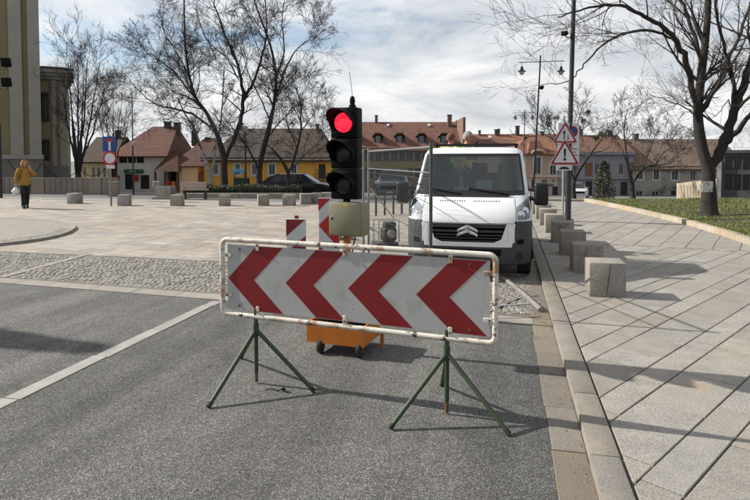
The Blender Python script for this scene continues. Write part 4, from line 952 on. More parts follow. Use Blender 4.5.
for nm, r_, y_, mt in (('red_disc', 6.9, -.05, MATS['sign_red_bright']), ('white_disc', 5.1, -.056, m_sw)):
    mb = MB(); flat(mb, [(c0[0] + r_ * s_ * math.cos(a), c0[1] + r_ * s_ * math.sin(a)) for a in [2 * math.pi * k / 30 for k in range(30)]], y_, .005); mb.build(nm, mt, ls)
mb = MB(); mb.bbox((X2(111.5), -.05, Z2(167)), (8.5 * s_, .01, 3.6 * s_), .003, 1); mb.build('white_plate', m_sw, ls)
# ================================================================== street lamps
def street_lamp(px, dep, ytop, yarm, x0, x1, label, lean):
    p = at(px, dep); k = dep / F; t = thing('street_lamp', label, 'street lamp', p, YAW); zt = zat(ytop, dep) - p.z; za = zat(yarm, dep) - p.z; ln_ = lean
    MB().tube([(0, 0, 0), (0, 0, 1.2), (ln_ * .15, 0, 1.25), (ln_, 0, zt)], [.09, .09, .055, .04], 10).build('pole', m_pole, t, 40)
    MB().tube([((x0 - px) * k, 0, za), ((x1 - px) * k, 0, za + .08)], .022, 8).build('cross_arm', m_pole, t, 40)
    for x in (x0 + 3, x1 - 3):
        xx = (x - px) * k; mb = MB(); mb.tube([(xx, 0, za), (xx, 0, za - .22)], .012, 6); mb.lathe([(.03, -.2), (.07, -.26), (.09, -.4), (.2, -.47), (.235, -.5), (.2, -.51)], (xx, 0, za), n=16); b_ = mb.build('lantern', m_pole, t, 40)
        mb = MB(); mb.lathe([(.15, -.5), (.13, -.6), (.07, -.68), (.01, -.7)], (xx, 0, za), n=14); mb.build('globe', M('lamp_globe', (.5, .5, .48), rough=.2), b_, 60)
    zc = zat(yarm + 25, dep) - p.z; MB().bbox((ln_ * .8 + .12, -.1, zc), (.18, .3, .2), .04, 2, Matrix.Rotation(R(20), 3, 'Y')).build('spotlight', m_black, t, 40)
street_lamp(533.5, 33, 56, 63, 518, 563, 'twin-lantern street lamp on a dark pole behind the van mirror', .33)
street_lamp(523, 58, 110, 113, 512, 535, 'small distant twin-lantern street lamp in front of the peach facade', .15)
# floodlight mast at the left edge
p = at(1, 28.5); t = thing('floodlight_mast', 'black mast with two square floodlights at the church corner', 'floodlight mast', p, YAW)
MB().tube([(-.08, 0, 0), (-.08, 0, 3.6)], .11, 12).build('base_shaft', m_pole, t, 40); MB().tube([(-.1, 0, 3.6), (-.1, 0, 9)], .06, 12).build('shaft', m_pole, t, 40)
for py in (63, 82.5):
    z = zat(py, 28.5) - p.z; MB().bbox((.36, 0, z), (.44, .16, .44), .03, 2, Matrix.Rotation(R(12), 3, 'X')).build('floodlight', m_black, t, 40); MB().tube([(-.08, 0, z - .38), (.2, 0, z - .31), (.4, 0, z - .31), (.4, 0, z - .2)], .02, 6).build('floodlight_arm', m_pole, t, 40)
# ================================================================== trees
m_bark = M('dark_bark', (.040, .034, .030), (.022, .02, .018), sc=9, rough=.95, bump=1.0, bsc=22, stretch=(1, 1, .3), spot2=(.07, .065, .05), s2sc=3, s2thr=.66)
m_bark2 = M('bark_lit', (.075, .066, .058), (.045, .04, .036), sc=9, rough=.95, bump=.9, bsc=22, stretch=(1, 1, .3))
m_pale = M('pale_bark', (.36, .34, .31), (.2, .19, .17), sc=5, rough=.9, bump=.4, bsc=20, spot2=(.12, .11, .1), s2sc=3, s2thr=.6)
m_twig = M('twig_bark', (.050, .042, .037), (.032, .028, .025), sc=3, rough=.9)
def wob(P, amt, rg, n=5):
    Q = smoothp(P, n); out = []
    for i, p in enumerate(Q):
        a = amt * (0 if i == 0 else 1); out.append(p + Vector((rg.gauss(0, a), rg.gauss(0, a), rg.gauss(0, a * .6))))
    return out
def sprout(mb, p, d, L_, r, lvl, rg, up_, kids, minr, droop):
    n = 5 if lvl <= 1 else 4 if lvl == 2 else 3; P = [Vector(p)]; dd = Vector(d).normalized(); seg_ = L_ / n
    bend = Vector((rg.gauss(0, .07), rg.gauss(0, .07), up_ * (.12 if lvl < 3 else droop)))
    for k in range(n):
        dd = (dd + bend + Vector((rg.gauss(0, .085), rg.gauss(0, .085), rg.gauss(0, .07)))).normalized(); P.append(P[-1] + dd * seg_)
    rr = [max(minr, r * (1 - .75 * k / n)) for k in range(n + 1)]
    mb.tube(P, rr, 5 if lvl <= 1 else 4 if lvl == 2 else 3, False)
    if lvl >= len(kids): return
    for c in range(kids[lvl]):
        f = rg.uniform(.2, 1.0); i = min(n - 1, int(f * n)); q = P[i].lerp(P[i + 1], f * n - i); ax = (P[i + 1] - P[i]).normalized()
        o = ax.orthogonal().normalized(); o.rotate(Matrix.Rotation(rg.random() * 6.283, 3, ax)); a = rg.uniform(.4, .9)
        sprout(mb, q, ax * math.cos(a) + o * math.sin(a) + Vector((0, 0, up_ * .25)), L_ * rg.uniform(.38, .68), max(minr, rr[i] * .6), lvl + 1, rg, up_, kids, minr, droop)
def bare_tree(name, label, group, base, dep, limbs, bark, twig, seed, kids, n1, l1, minr, up_=1.0, depth_spread=.12, droop=.02, cat='tree', n_first=.22):
    """limbs: list of (points in picture columns/rows, r0, r1); depths fan out from the trunk"""
    rg = random.Random(seed); t = thing(name, label, cat, base, 0, group); k_ = dep / F; o = Vector(base)
    crown = MB(); first = True
    limbs = list(limbs); l0, l1_ = limbs[0], limbs[1]; limbs[0] = (l0[0] + [tuple(q[:2]) for q in l1_[0][1:3]], l0[1], l1_[1] * .72)
    for li, (pts_, r0, r1) in enumerate(limbs):
        dd = rg.uniform(-depth_spread, depth_spread) * dep if li > 1 else 0; y_top, y_bot = pts_[-1][1], pts_[0][1]; P = []
        for q in pts_:
            f = (y_bot - q[1]) / max(1, abs(y_bot - y_top)); f = max(0, min(1, f)) ** 1.0
            off = q[2] * dep if len(q) > 2 else dd * f
            P.append(D(q[0], q[1], dep + off) - o)
        if first: P[0].z = -.12
        Q = wob(P, .02 + r0 * .05, rg) if li > 1 else smoothp(P, 4); n = len(Q)
        rr = [r0 + (r1 - r0) * (i / (n - 1)) ** .8 for i in range(n)]
        if first: rr[-1] *= .3; rr[-2] *= .75
        else: rr = [r * min(1, .62 + .38 * i / max(2, n * .18)) for i, r in enumerate(rr)]
        if first:
            rr = [r * (1 + .38 * max(0, 1 - i / 3.0) ** 2) for i, r in enumerate(rr)]
        mb = MB(); mb.tube(Q, rr, 14 if first else 8); mb.build('trunk' if first else 'limb', bark, t, 60)
        if not first:
            Ltot = sum((Q[i + 1] - Q[i]).length for i in range(n - 1)); cnt = int(n1 * Ltot)
            for c in range(cnt):
                f = rg.uniform(n_first, 1.0) ** .85; i = min(n - 2, int(f * (n - 1))); q = Q[i].lerp(Q[i + 1], f * (n - 1) - i); ax = (Q[i + 1] - Q[i]).normalized()
                ov = ax.orthogonal().normalized(); ov.rotate(Matrix.Rotation(rg.random() * 6.283, 3, ax)); a = rg.uniform(.45, 1.1)
                sprout(crown, q, ax * math.cos(a) + ov * math.sin(a) + Vector((0, 0, up_ * .2)), l1 * rg.uniform(.5, 1.15), max(minr * 1.5, rr[i] * .42), 1, rg, up_, kids, minr, droop)
        first = False
    if crown.v: crown.build('crown', twig, t, 80, kind='stuff')
    return t
# big tree on the lawn
TB = G(709.5, 213.5, .3)
dT = (TB - CAM).dot(fw); TB.z = lawn_z(TB.x, TB.y)
bigL = [([(709.5, 216), (709, 200), (708.5, 183), (708, 168)], .245, .225),
        ([(708.5, 172), (703, 152), (699, 130), (698, 108), (701, 78), (705, 45), (708, 10), (709, -40)], .235, .09),
        ([(699, 125), (694, 92), (686, 60), (674, 38), (660, 25), (636, 12), (616, 5), (585, 8), (558, 18)], .14, .02),
        ([(675, 40), (653, 31), (629, 32), (606, 42), (585, 64), (568, 81), (541, 85)], .065, .012),
        ([(698, 105), (700, 60), (690, 22), (678, -5), (670, -40)], .10, .04),
        ([(710, 172), (720, 152), (733, 118), (745, 80), (754, 45), (762, 0)], .22, .08),
        ([(701, 116), (716, 86), (730, 54), (746, 18), (756, -20)], .10, .04),
        ([(736, 108), (733, 80), (724, 45), (716, 5), (712, -40)], .085, .03),
        ([(722, 148), (742, 125), (765, 95), (790, 60)], .13, .03),
        ([(699, 122), (690, 110), (672, 102), (650, 95)], .035, .008), ([(734, 115), (728, 100), (720, 112), (712, 118)], .03, .008)]
bigL = [bigL[0]] + [(a, b * .8, c * .85) for a, b, c in bigL[1:]]
big = bare_tree('bare_tree', 'big bare tree with a paper notice on its trunk standing on the lawn', None, TB, dT, bigL, m_bark, m_twig, 11, [0, 4, 4, 3], 1.7, 2.2, .0034, .35, .13, .0)
q = D(708.5, 186, dT - .33) - TB
mb = MB(); mb.bbox((q.x - .03, q.y, q.z - .02), (.30, .02, .30), .004, 1, rz3(YAW - R(6))); mb.build('paper_notice', M('notice', (.62, .62, .6), (.4, .4, .39), sc=9, rough=.8, spot2=(.12, .12, .12), s2sc=11, s2thr=.58), big)
# three dark trees and the pale one in the middle of the square
def T(px, dep): return at(px, dep)
gA = 'bare trees in the planted bed'
bare_tree('bare_tree', 'wide dark bare tree beside the pale trunk behind the bench', None, T(224, 34.5), 34.5, [([(224, 199), (224.5, 186), (224, 170), (224, 156)], .27, .24),
    ([(223, 160), (216, 132), (206, 112), (196, 98), (189, 74), (185, 40), (184, -8)], .15, .04), ([(215, 130), (192, 114), (172, 108), (158, 105), (140, 92), (127, 76)], .085, .015),
    ([(225, 160), (238, 128), (243, 98), (238, 66), (226, 36), (214, 0)], .16, .03), ([(242, 104), (258, 70), (267, 30), (264, -10)], .10, .03), ([(200, 104), (184, 84), (168, 66), (150, 55), (138, 42)], .06, .01),
    ([(208, 115), (190, 98), (168, 88), (146, 66)], .05, .01), ([(239, 80), (228, 60), (206, 38), (196, 8)], .05, .012), ([(190, 76), (176, 52), (164, 30), (160, 5)], .045, .01)], m_bark, m_twig, 21, [0, 5, 5, 3], 2.4, 2.1, .006, .15)
bare_tree('bare_tree', 'tall dark bare tree standing by the rear of the black car', None, T(258.5, 32.5), 32.5, [([(258.5, 200), (259, 184), (260, 164)], .22, .18),
    ([(260, 168), (268, 132), (274, 104), (276, 76), (270, 44), (256, 6), (250, -15)], .15, .03), ([(274, 104), (288, 64), (300, 46), (316, 34)], .07, .012), ([(259, 170), (248, 148), (236, 132), (226, 120)], .07, .014),
    ([(276, 78), (284, 50), (282, 18), (286, -10)], .06, .015), ([(266, 140), (280, 122), (298, 104), (312, 96)], .05, .01), ([(270, 120), (256, 90), (246, 66), (240, 40)], .05, .01)], m_bark, m_twig, 22, [0, 5, 5, 3], 2.4, 1.8, .006, .2)
bare_tree('bare_tree', 'slender dark bare tree standing in front of the black car', None, T(289, 32), 32, [([(289, 200), (288.5, 186), (288, 172)], .16, .13),
    ([(288, 175), (280, 158), (270, 147), (262, 140)], .07, .015), ([(288, 174), (297, 150), (301, 128), (300, 104), (292, 78)], .10, .015), ([(289, 172), (302, 158), (312, 148), (322, 143)], .05, .01), ([(297, 148), (288, 126), (284, 104)], .05, .01), ([(301, 130), (312, 116), (318, 104)], .035, .008)], m_bark, m_twig, 23, [0, 5, 5, 3], 3.0, 1.5, .006, .2)
bare_tree('plane_tree', 'pale-barked leaning tree between the bench and the dark trees', None, T(210.5, 36), 36, [([(210.5, 199), (211, 188), (210, 178)], .22, .19),
    ([(210, 182), (206, 162), (200, 144), (194, 128), (184, 112), (178, 98)], .115, .03), ([(211, 182), (214, 160), (218, 140), (222, 110), (224, 70)], .10, .03), ([(196, 134), (188, 126), (176, 122)], .04, .01)], m_pale, m_twig, 24, [0, 4, 4, 3], 1.6, 1.7, .007, .6)
for px, dep, sd, lab, ls_ in ((78, 44, 31, 'bushy many-stemmed bare tree beside the church wing', [(68, 62), (78, 56), (88, 58), (100, 62), (62, 90), (104, 92), (84, 70)]), (113, 58, 32, 'smaller bare tree between the church and the red-roofed house', [(104, 92), (113, 84), (122, 90), (132, 104), (98, 110)])):
    L_ = [([(px, 197), (px + .5, 185), (px, 172)], .34 if px == 78 else .2, .26 if px == 78 else .15)] + [([(px, 178), (px + (x - px) * .22, 155), (px + (x - px) * .6, (155 + y) / 2 + 6), (x, y)], .13 if px == 78 else .09, .02) for x, y in ls_]
    bare_tree('bare_tree', lab, None, T(px, dep), dep, L_, m_bark, m_twig, sd, [0, 4, 4, 3], 1.25, 2.3, .007, .8, n_first=.4)
# trees in front of the right-hand facades
bare_tree('bare_tree', 'crooked bare tree dotted with mistletoe in front of the peach and grey facades', None, T(574, 47), 47, [([(574, 200), (573.5, 188), (575, 178)], .2, .17), ([(575, 180), (582, 166), (592, 152), (604, 136), (612, 122)], .12, .02), ([(574, 180), (568, 160), (558, 140), (548, 122)], .10, .02), ([(574, 176), (574, 150), (578, 122), (584, 102)], .10, .02), ([(560, 142), (548, 136), (534, 130)], .05, .012), ([(590, 154), (604, 150), (612, 146)], .05, .012)], m_bark, m_twig, 41, [0, 4, 4, 3], 1.5, 2.0, .009, .7)
bare_tree('bare_tree', 'bare tree with a long sideways bough in front of the old grey house', None, T(633, 43), 43, [([(633, 200), (632.5, 190), (632, 182)], .2, .17), ([(632, 184), (628, 168), (626, 150), (624, 128), (628, 108)], .12, .02), ([(633, 184), (640, 172), (648, 166), (660, 165), (672, 163)], .11, .02), ([(628, 166), (622, 150), (614, 136)], .05, .01), ([(642, 170), (650, 150), (656, 134), (664, 122)], .07, .014), ([(655, 165), (664, 152), (676, 145)], .05, .01)], m_bark, m_twig, 42, [0, 4, 4, 3], 1.7, 1.9, .0085, .6)
m_mist = M('mistletoe', (.03, .035, .016), (.045, .05, .022), sc=4, rough=.8)
rg = random.Random(9)
for k, (px, py, r_) in enumerate(((556, 118, .3), (549, 124, .24), (562, 130, .24), (583, 121, .28), (579, 128, .2), (596, 138, .26), (588, 112, .2), (571, 140, .22), (603, 134, .24))):
    p = D(px, py, 47 + rg.uniform(-1.5, 1.5)); mb = MB()
    for j in range(150):
        v = Vector((rg.gauss(0, 1), rg.gauss(0, 1), rg.gauss(0, 1))).normalized(); q = v * r_ * rg.uniform(.1, 1); s_ = Vector((rg.gauss(0, 1), rg.gauss(0, 1), rg.gauss(0, 1))).normalized() * .05
        mb.add([q - s_, q + s_, q + v * .09], [(0, 1, 2)])
    o = mb.build('mistletoe', m_mist); o.location = p; tag(o, 'round dark mistletoe clump in the crooked bare tree', 'mistletoe', 'mistletoe clumps'); o['kind'] = 'thing'
# evergreen shrub
m_ever = M('evergreen_leaf', (.035, .04, .014), (.055, .052, .02), sc=2, rough=.6, rnd=.3, rndhue=.3)
def evergreen(p, zt, wid, n, label):
    t = thing('evergreen_tree', label, 'tree', p); mb = MB()
    for j in range(n):
        f = rg.random() ** 1.2; a = rg.random() * 6.283; w_ = wid * (1 - f ** 2.2) * (.75 + .25 * math.sin(a * 3 + f * 9)) + .1; r_ = w_ * math.sqrt(rg.uniform(.25, 1)); q = Vector((r_ * math.cos(a), r_ * math.sin(a), .15 + f * (zt - .15)))
        u = Vector((rg.gauss(0, 1), rg.gauss(0, 1), rg.gauss(0, .6))).normalized() * .13; v = u.orthogonal().normalized() * .05
        mb.add([q - u * .5 - v, q - u * .5 + v, q + u], [(0, 1, 2)])
    mb.build('crown', m_ever, t, kind='stuff'); MB().tube([(0, 0, -.1), (0, 0, zt * .5)], [.09, .05], 8).build('trunk', m_bark, t, 50)
p = T(604, 45); evergreen(p, zat(161, 45) - p.z, .85, 1500, 'dense olive-green conical evergreen in front of the grey-blue house')
evergreen(Vector((-13.6, 5.55, 0)), 6.4, .62, 5200, 'unseen slim evergreen added to cast a shadow across the pale line')  # added out of view to shade the asphalt; the true caster is unknown
# ================================================================== buildings
def wallmat(n, c, c2=None, **k): return M(n, c, c2, sc=k.pop('sc', .6), rough=.9, bump=.3, bsc=25, det=9, fine=.12, fsc=9, **k)
def roofmat(n, c, c2):
    m = M(n, c, c2, sc=1.3, rough=.9, det=9, fine=.45, fsc=7, spot2=tuple(x * .55 for x in c), s2sc=1.1, s2thr=.6)
    t = m.node_tree; b = t.nodes['Principled BSDF']; w_ = t.nodes.new('ShaderNodeTexWave'); w_.bands_direction = 'Z'; w_.inputs['Scale'].default_value = 2.2; w_.inputs['Distortion'].default_value = .6
    co = t.nodes.new('ShaderNodeTexCoord'); t.links.new(co.outputs['Object'], w_.inputs['Vector']); bn = t.nodes.new('ShaderNodeBump'); bn.inputs['Strength'].default_value = .8; bn.inputs['Distance'].default_value = .08; t.links.new(w_.outputs['Fac'], bn.inputs['Height']); t.links.new(bn.outputs[0], b.inputs['Normal']); return m
m_pane = M('window_pane', (.02, .024, .028), (.035, .04, .045), sc=1.5, rough=.15, spec=.3)
m_wframe = M('window_frame_white', (.5, .49, .46), rough=.6); m_dframe = M('window_frame_dark', (.05, .045, .04), rough=.6)
m_door = M('dark_door', (.03, .03, .03), rough=.6)
m_chim = M('chimney_brick', (.2, .12, .09), (.13, .09, .07), sc=3, rough=.9, bump=.4, bsc=12)
r_red = roofmat('red_tile_roof', (.175, .082, .058), (.13, .066, .05)); r_or = roofmat('orange_tile_roof', (.25, .112, .07), (.195, .09, .06)); r_brn = roofmat('brown_tile_roof', (.13, .085, .06), (.09, .065, .05)); r_dark = roofmat('dark_tile_roof', (.095, .068, .052), (.065, .05, .042))
r_old = roofmat('old_brown_roof', (.19, .13, .095), (.14, .1, .078))
class Bld:
    def __init__(s, name, label, px0, px1, dep, cat='building', zb=None):
        s.px0, s.dep, s.k = px0, dep, dep / F; p = D(px0, 160, dep); s.base = gz(p.y) - .15 if zb is None else zb; p.z = s.base; s.t = thing(name, label, cat, p, YAW); s.w = (px1 - px0) * s.k
    def X(s, px): return (px - s.px0) * s.k
    def Z(s, py, extra=0.0): return zat(py, s.dep + extra) - s.base
    def wall(s, x0, x1, z0, z1, mat, rects=(), y=0.0, depth=8.0, frame=m_wframe, name='wall', reveal=.16):
        """front wall with real openings, side and back walls; rects are (x0,x1,z0,z1[,kind])"""
        xs = sorted({x0, x1, *[v for r in rects for v in r[:2]]}); zs = sorted({z0, z1, *[v for r in rects for v in r[2:4]]}); mb = MB()
        for i in range(len(xs) - 1):
            for j in range(len(zs) - 1):
                cx_, cz_ = (xs[i] + xs[i + 1]) / 2, (zs[j] + zs[j + 1]) / 2
                if any(r[0] < cx_ < r[1] and r[2] < cz_ < r[3] for r in rects): continue
                mb.add([(xs[i], y, zs[j]), (xs[i + 1], y, zs[j]), (xs[i + 1], y, zs[j + 1]), (xs[i], y, zs[j + 1])], [(0, 1, 2, 3)])
        for r in rects:
            a, b, c, d = r[:4]; Q = [(a, c), (b, c), (b, d), (a, d)]
            for q in range(4): (xa, za), (xb, zb_) = Q[q], Q[(q + 1) % 4]; mb.add([(xa, y, za), (xa, y + reveal, za), (xb, y + reveal, zb_), (xb, y, zb_)], [(0, 1, 2, 3)])
        if depth:
            mb.add([(x0, y, z0), (x0, y + depth, z0), (x0, y + depth, z1), (x0, y, z1)], [(0, 1, 2, 3)]); mb.add([(x1, y, z0), (x1, y + depth, z0), (x1, y + depth, z1), (x1, y, z1)], [(3, 2, 1, 0)]); mb.add([(x0, y + depth, z0), (x1, y + depth, z0), (x1, y + depth, z1), (x0, y + depth, z1)], [(0, 1, 2, 3)])
        mb.build(name, mat, s.t)
        for r in rects: s.win(r[0], r[1], r[2], r[3], y, r[4] if len(r) > 4 else 'w', frame, reveal)
    def win(s, a, b, c, d, y, kind, frame, reveal):
        f = .07; mb = MB()
        if kind == 'door':
            mb.box(((a + b) / 2, y + reveal - .01, (c + d) / 2), (b - a, .03, d - c)); mb.build('door', m_door, s.t); return
        for cx_, w_, cz_, h_ in ((a + f / 2, f, (c + d) / 2, d - c), (b - f / 2, f, (c + d) / 2, d - c), ((a + b) / 2, b - a - 2 * f, c + f / 2, f), ((a + b) / 2, b - a - 2 * f, d - f / 2, f), ((a + b) / 2, .05, (c + d) / 2, d - c - 2 * f)): mb.box((cx_, y + reveal - .05, cz_), (w_, .06, h_))
        if kind == 'surround':
            g = .14
            for cx_, w_, cz_, h_ in ((a - g / 2, g, (c + d) / 2, d - c + 2 * g), (b + g / 2, g, (c + d) / 2, d - c + 2 * g), ((a + b) / 2, b - a, c - g / 2, g), ((a + b) / 2, b - a, d + g / 2, g)): mb.box((cx_, y - .02, cz_), (w_, .06, h_))
        o = mb.build('window', frame, s.t); MB().box(((a + b) / 2, y + reveal - .02, (c + d) / 2), (b - a - .02, .012, d - c - .02)).build('pane', m_pane, o)
    def R(s, a, b, c, d, *k): return (s.X(a), s.X(b), s.Z(d), s.Z(c), *k)
    def gable(s, x0, x1, ze, ridge_y, run, mat, hip0=0.0, hip1=0.0, over=.35, y=0.0, name='roof'):
        zr = zat(ridge_y, s.dep + run) - s.base; a, b = x0 - over * .6, x1 + over * .6; sl = (zr - ze) / run; zo = ze - over * sl; th = .14
        F_ = [(a, y - over, zo), (b, y - over, zo), (b - hip1, y + run, zr), (a + hip0, y + run, zr)]; B_ = [(a, y + 2 * run + over, zo), (b, y + 2 * run + over, zo)]
        V = F_ + B_; mb = MB(); mb.add(V, [(0, 1, 2, 3), (5, 4, 3, 2), (1, 5, 2), (4, 0, 3)]); mb.add([(x, y_, z - th) for x, y_, z in V], [(3, 2, 1, 0), (2, 3, 4, 5), (2, 5, 1), (3, 0, 4)]); mb.add([(x, y_, z) for x, y_, z in F_[:2]] + [(x, y_, z - th) for x, y_, z in F_[:2]], [(1, 0, 2, 3)])
        r = mb.build(name, mat, s.t)
        if hip0 == 0 and hip1 == 0: pass
        return r, zr
    def chimney(s, roof, px, ytop, ybot, wpx, y, mat=m_chim):
        x = s.X(px); z1 = zat(ytop, s.dep + y) - s.base; z0 = zat(ybot, s.dep + y) - s.base - .8; w_ = wpx * s.k
        mb = MB(); mb.box((x, y, (z0 + z1) / 2), (w_, .6, z1 - z0)); mb.box((x, y, z1 + .04), (w_ + .12, .72, .1)); mb.build('chimney', mat, roof)
    def gutter(s, x0, x1, z, mat=None): MB().tube([(x0 - .2, -.42, z), (x1 + .2, -.42, z)], .07, 6).build('gutter', mat or m_dframe, s.t, 50)
# ---- church
w_tan = wallmat('church_ochre_render', (.25, .2, .115), (.205, .165, .098)); w_grey = wallmat('church_grey_pilaster', (.32, .30, .255), (.265, .25, .213)); w_pl = wallmat('church_plinth', (.14, .128, .108), (.18, .165, .14), sc=1.2)
class BldR(Bld):
    """a facade turned by `turn` about its right-hand (left side) or left-hand end"""
    def __init__(s, name, label, px0, px1, dep, turn, pivot, cat='building'):
        s.dep, s.k, s.px0, s.pv = dep, dep / F, px0, pivot; p = D(pivot, 160, dep); s.base = gz(p.y) - .15; p.z = s.base; s.a = YAW + turn; s.p = p; s.u = Vector((math.cos(s.a), math.sin(s.a), 0)); s.t = thing(name, label, cat, p, s.a); s.w = s.X(px1) - s.X(px0)
    def X(s, px):
        n = rt - fw * ((px - CX) / F); d = s.p - CAM; d.z = -.0; f2 = Vector((fw.x, fw.y, 0)); n = rt - f2 * ((px - CX) / F); return -(d.dot(n)) / s.u.dot(n)
TURN = math.atan((375 - 42) / F)
c = BldR('church', 'tall ochre church wall with grey pilasters and a dark stone plinth', -70, 42, 44, TURN, 42)
H_ = 34
c.wall(c.X(-70), c.X(41.6), 0, H_, w_tan, depth=16)
for a, b in ((-64, -52), (-45, -33), (-22, -4), (11.2, 24.2), (30.2, 42)): MB().box(((c.X(a) + c.X(b)) / 2, -.12, H_ / 2 + c.Z(158) / 2), (c.X(b) - c.X(a), .26, H_ - c.Z(158))).build('pilaster', w_grey, c.t)
MB().box(((c.X(-70) + c.X(42.3)) / 2, -.16, c.Z(158) / 2), (c.X(42.3) - c.X(-70) + .1, .4, c.Z(158))).build('plinth', w_pl, c.t)
MB().box(((c.X(-70) + c.X(42.5)) / 2, -.2, c.Z(157)), (c.X(42.5) - c.X(-70) + .2, .52, .3)).build('plinth_cap', w_grey, c.t)
x_ = c.X(42)
w = BldR('church_wing', 'low church side wing with a dark cornice and narrow windows', 42, 68.5, 45.5, TURN - R(3), 42)
zt = w.Z(80)
w.wall(w.X(42), w.X(68), 0, zt, wallmat('wing_ochre_render', (.33, .265, .155), (.28, .225, .135)), [w.R(43, 48.3, 94, 120, 'surround'), w.R(43, 48.3, 141, 159, 'surround')], depth=14, frame=m_dframe, reveal=.3)
for a, b in ((53, 57.5), (61, 68.3)): MB().box(((w.X(a) + w.X(b)) / 2, -.1, zt / 2 + w.Z(166) / 2), (w.X(b) - w.X(a), .2, zt - w.Z(166))).build('pilaster', w_grey, w.t)
MB().box(((w.X(42) + w.X(68.4)) / 2, -.14, w.Z(166) / 2), (w.w + .1, .34, w.Z(166))).build('plinth', w_pl, w.t)
for k in range(3): MB().box((w.w / 2 + .1 * k, -.12 - .09 * k + 3, zt + .16 + .24 * k), (w.w + .2 * k + .1, 6.3 + .2 * k, .235)).build('cornice', w_grey, w.t)
mb = MB(); mb.prism([(-.1, -.5, zt + .78), (w.w + .5, -.5, zt + .78), (w.w - .5, 4, zt + 1.5), (-.1, 4, zt + 1.5)], (0, 0, .12)); mb.build('roof', r_dark, w.t)
# low stone wall in front of the church
m_lw = wallmat('low_wall_stone', (.24, .205, .17), (.18, .16, .14)); m_lw2 = wallmat('low_wall_post_stone', (.28, .22, .18), (.21, .175, .14))
lw = Bld('low_wall', 'low stone wall of upright slabs running below the church', -25, 117, 36.5, 'wall')
x = 0; zt = zat(178.5, 36.5) - lw.base; k = 0
while x < lw.w:
    post = k % 9 == 0; l = .8 if post else .34; MB().bbox((x + l / 2, 0, zt / 2 + (.03 if post else 0)), (l - .02, .3 if post else .2, zt + (.06 if post else 0)), .015, 1).build('post_stone' if post else 'wall_slab', m_lw2 if post else m_lw, lw.t); x += l; k += 1
MB().box((lw.w / 2, 0, zt + .035), (lw.w, .16, .05)).build('coping', m_lw, lw.t)
# sagging chains above the low wall
m_chain = M('iron_chain', (.012, .012, .012), rough=1, spec=0.0)
for k, (a, b, ya, yb_, sag) in enumerate(((8, 42, 160, 163, .9), (43, 79, 163, 168, .8), (79, 108, 168, 165, .6))):
    A_, B_ = D(a, ya, 37.2), D(b, yb_, 37.2); mb = MB(); mb.tube([A_.lerp(B_, i / 16) - Vector((0, 0, 4 * sag * (i / 16) * (1 - i / 16))) for i in range(17)], .02, 5); o = mb.build('hanging_cable', m_chain, None, 60)
    tag(o, ['dark cable sagging across the church plinth', 'dark cable sagging from the church corner to the bushy tree', 'dark cable sagging in front of the cream house'][k], 'cable')
# ---- cream house behind the tree
w_cream = wallmat('cream_render', (.62, .54, .39), (.54, .47, .34))
b = Bld('cream_house', 'small cream house with a dark steep roof behind the bushy tree', 79, 108, 62)
b.wall(0, b.w, 0, b.Z(160), w_cream, [b.R(83, 86, 167, 177), b.R(91.7, 94.8, 167, 177.5), b.R(96.7, 100, 167.5, 177.5), b.R(102.8, 105.5, 167.5, 177.5)])
r, z = b.gable(0, b.w, b.Z(160), 137, 4.5, r_dark); b.chimney(r, 100, 131, 138, 4, 4.5)
# ---- white house with the red half-hipped roof and shop
w_white = wallmat('white_render', (.72, .71, .68), (.62, .61, .58))
b = Bld('shop_house', 'white shop house with a red tiled roof, green fascia and an upper window band', 117, 167, 63)
b.wall(0, b.w, 0, b.Z(153), w_white, [b.R(119, 127, 155, 163), b.R(127.8, 135.8, 155, 163), b.R(136.6, 144, 155, 163), b.R(124.5, 133.5, 174, 189.5), b.R(140, 149, 175, 189, 'door')], frame=m_dframe)
r, z = b.gable(-.6, b.X(166), b.Z(153), 126.5, 4.8, r_red, 3.0, .6, .5); b.chimney(r, 152.5, 122.5, 128, 6, 4.8, M('chimney_grey', (.1, .09, .08), rough=.9)); b.chimney(r, 163.5, 123.2, 128, 6, 4.6, MATS['chimney_grey'])
mb = MB(); 0 and mb.prism([(b.X(151), -.02, b.Z(153.5)), (b.X(166), -.02, b.Z(153.5)), (b.X(166), -.02, b.Z(146)), (b.X(160), -.02, b.Z(148.5))], (0, -.25, 0)); 0
MB().box(((b.X(124.5) + b.X(143.5)) / 2, -.1, b.Z(171.3)), (b.X(143.5) - b.X(124.5), .2, 3.8 * b.k)).build('shop_fascia', M('green_fascia', (.03, .12, .06), rough=.5), b.t)
MB().box((b.X(133), -.21, b.Z(171.3)), (6 * b.k, .02, 1.2 * b.k)).build('fascia_lettering', M('pale_lettering', (.5, .55, .5), rough=.5), b.t)
MB().bbox((b.X(137.3), -.3, b.Z(178)), (3.6 * b.k, .3, 6.5 * b.k), .03, 1).build('red_post_box', M('post_box_red', (.36, .03, .025), rough=.5), b.t)
MB().bbox((b.X(117.8), -.4, b.Z(178.3)), (5.5 * b.k, .3, 5.8 * b.k), .03, 1).build('red_awning_box', MATS['post_box_red'], b.t)
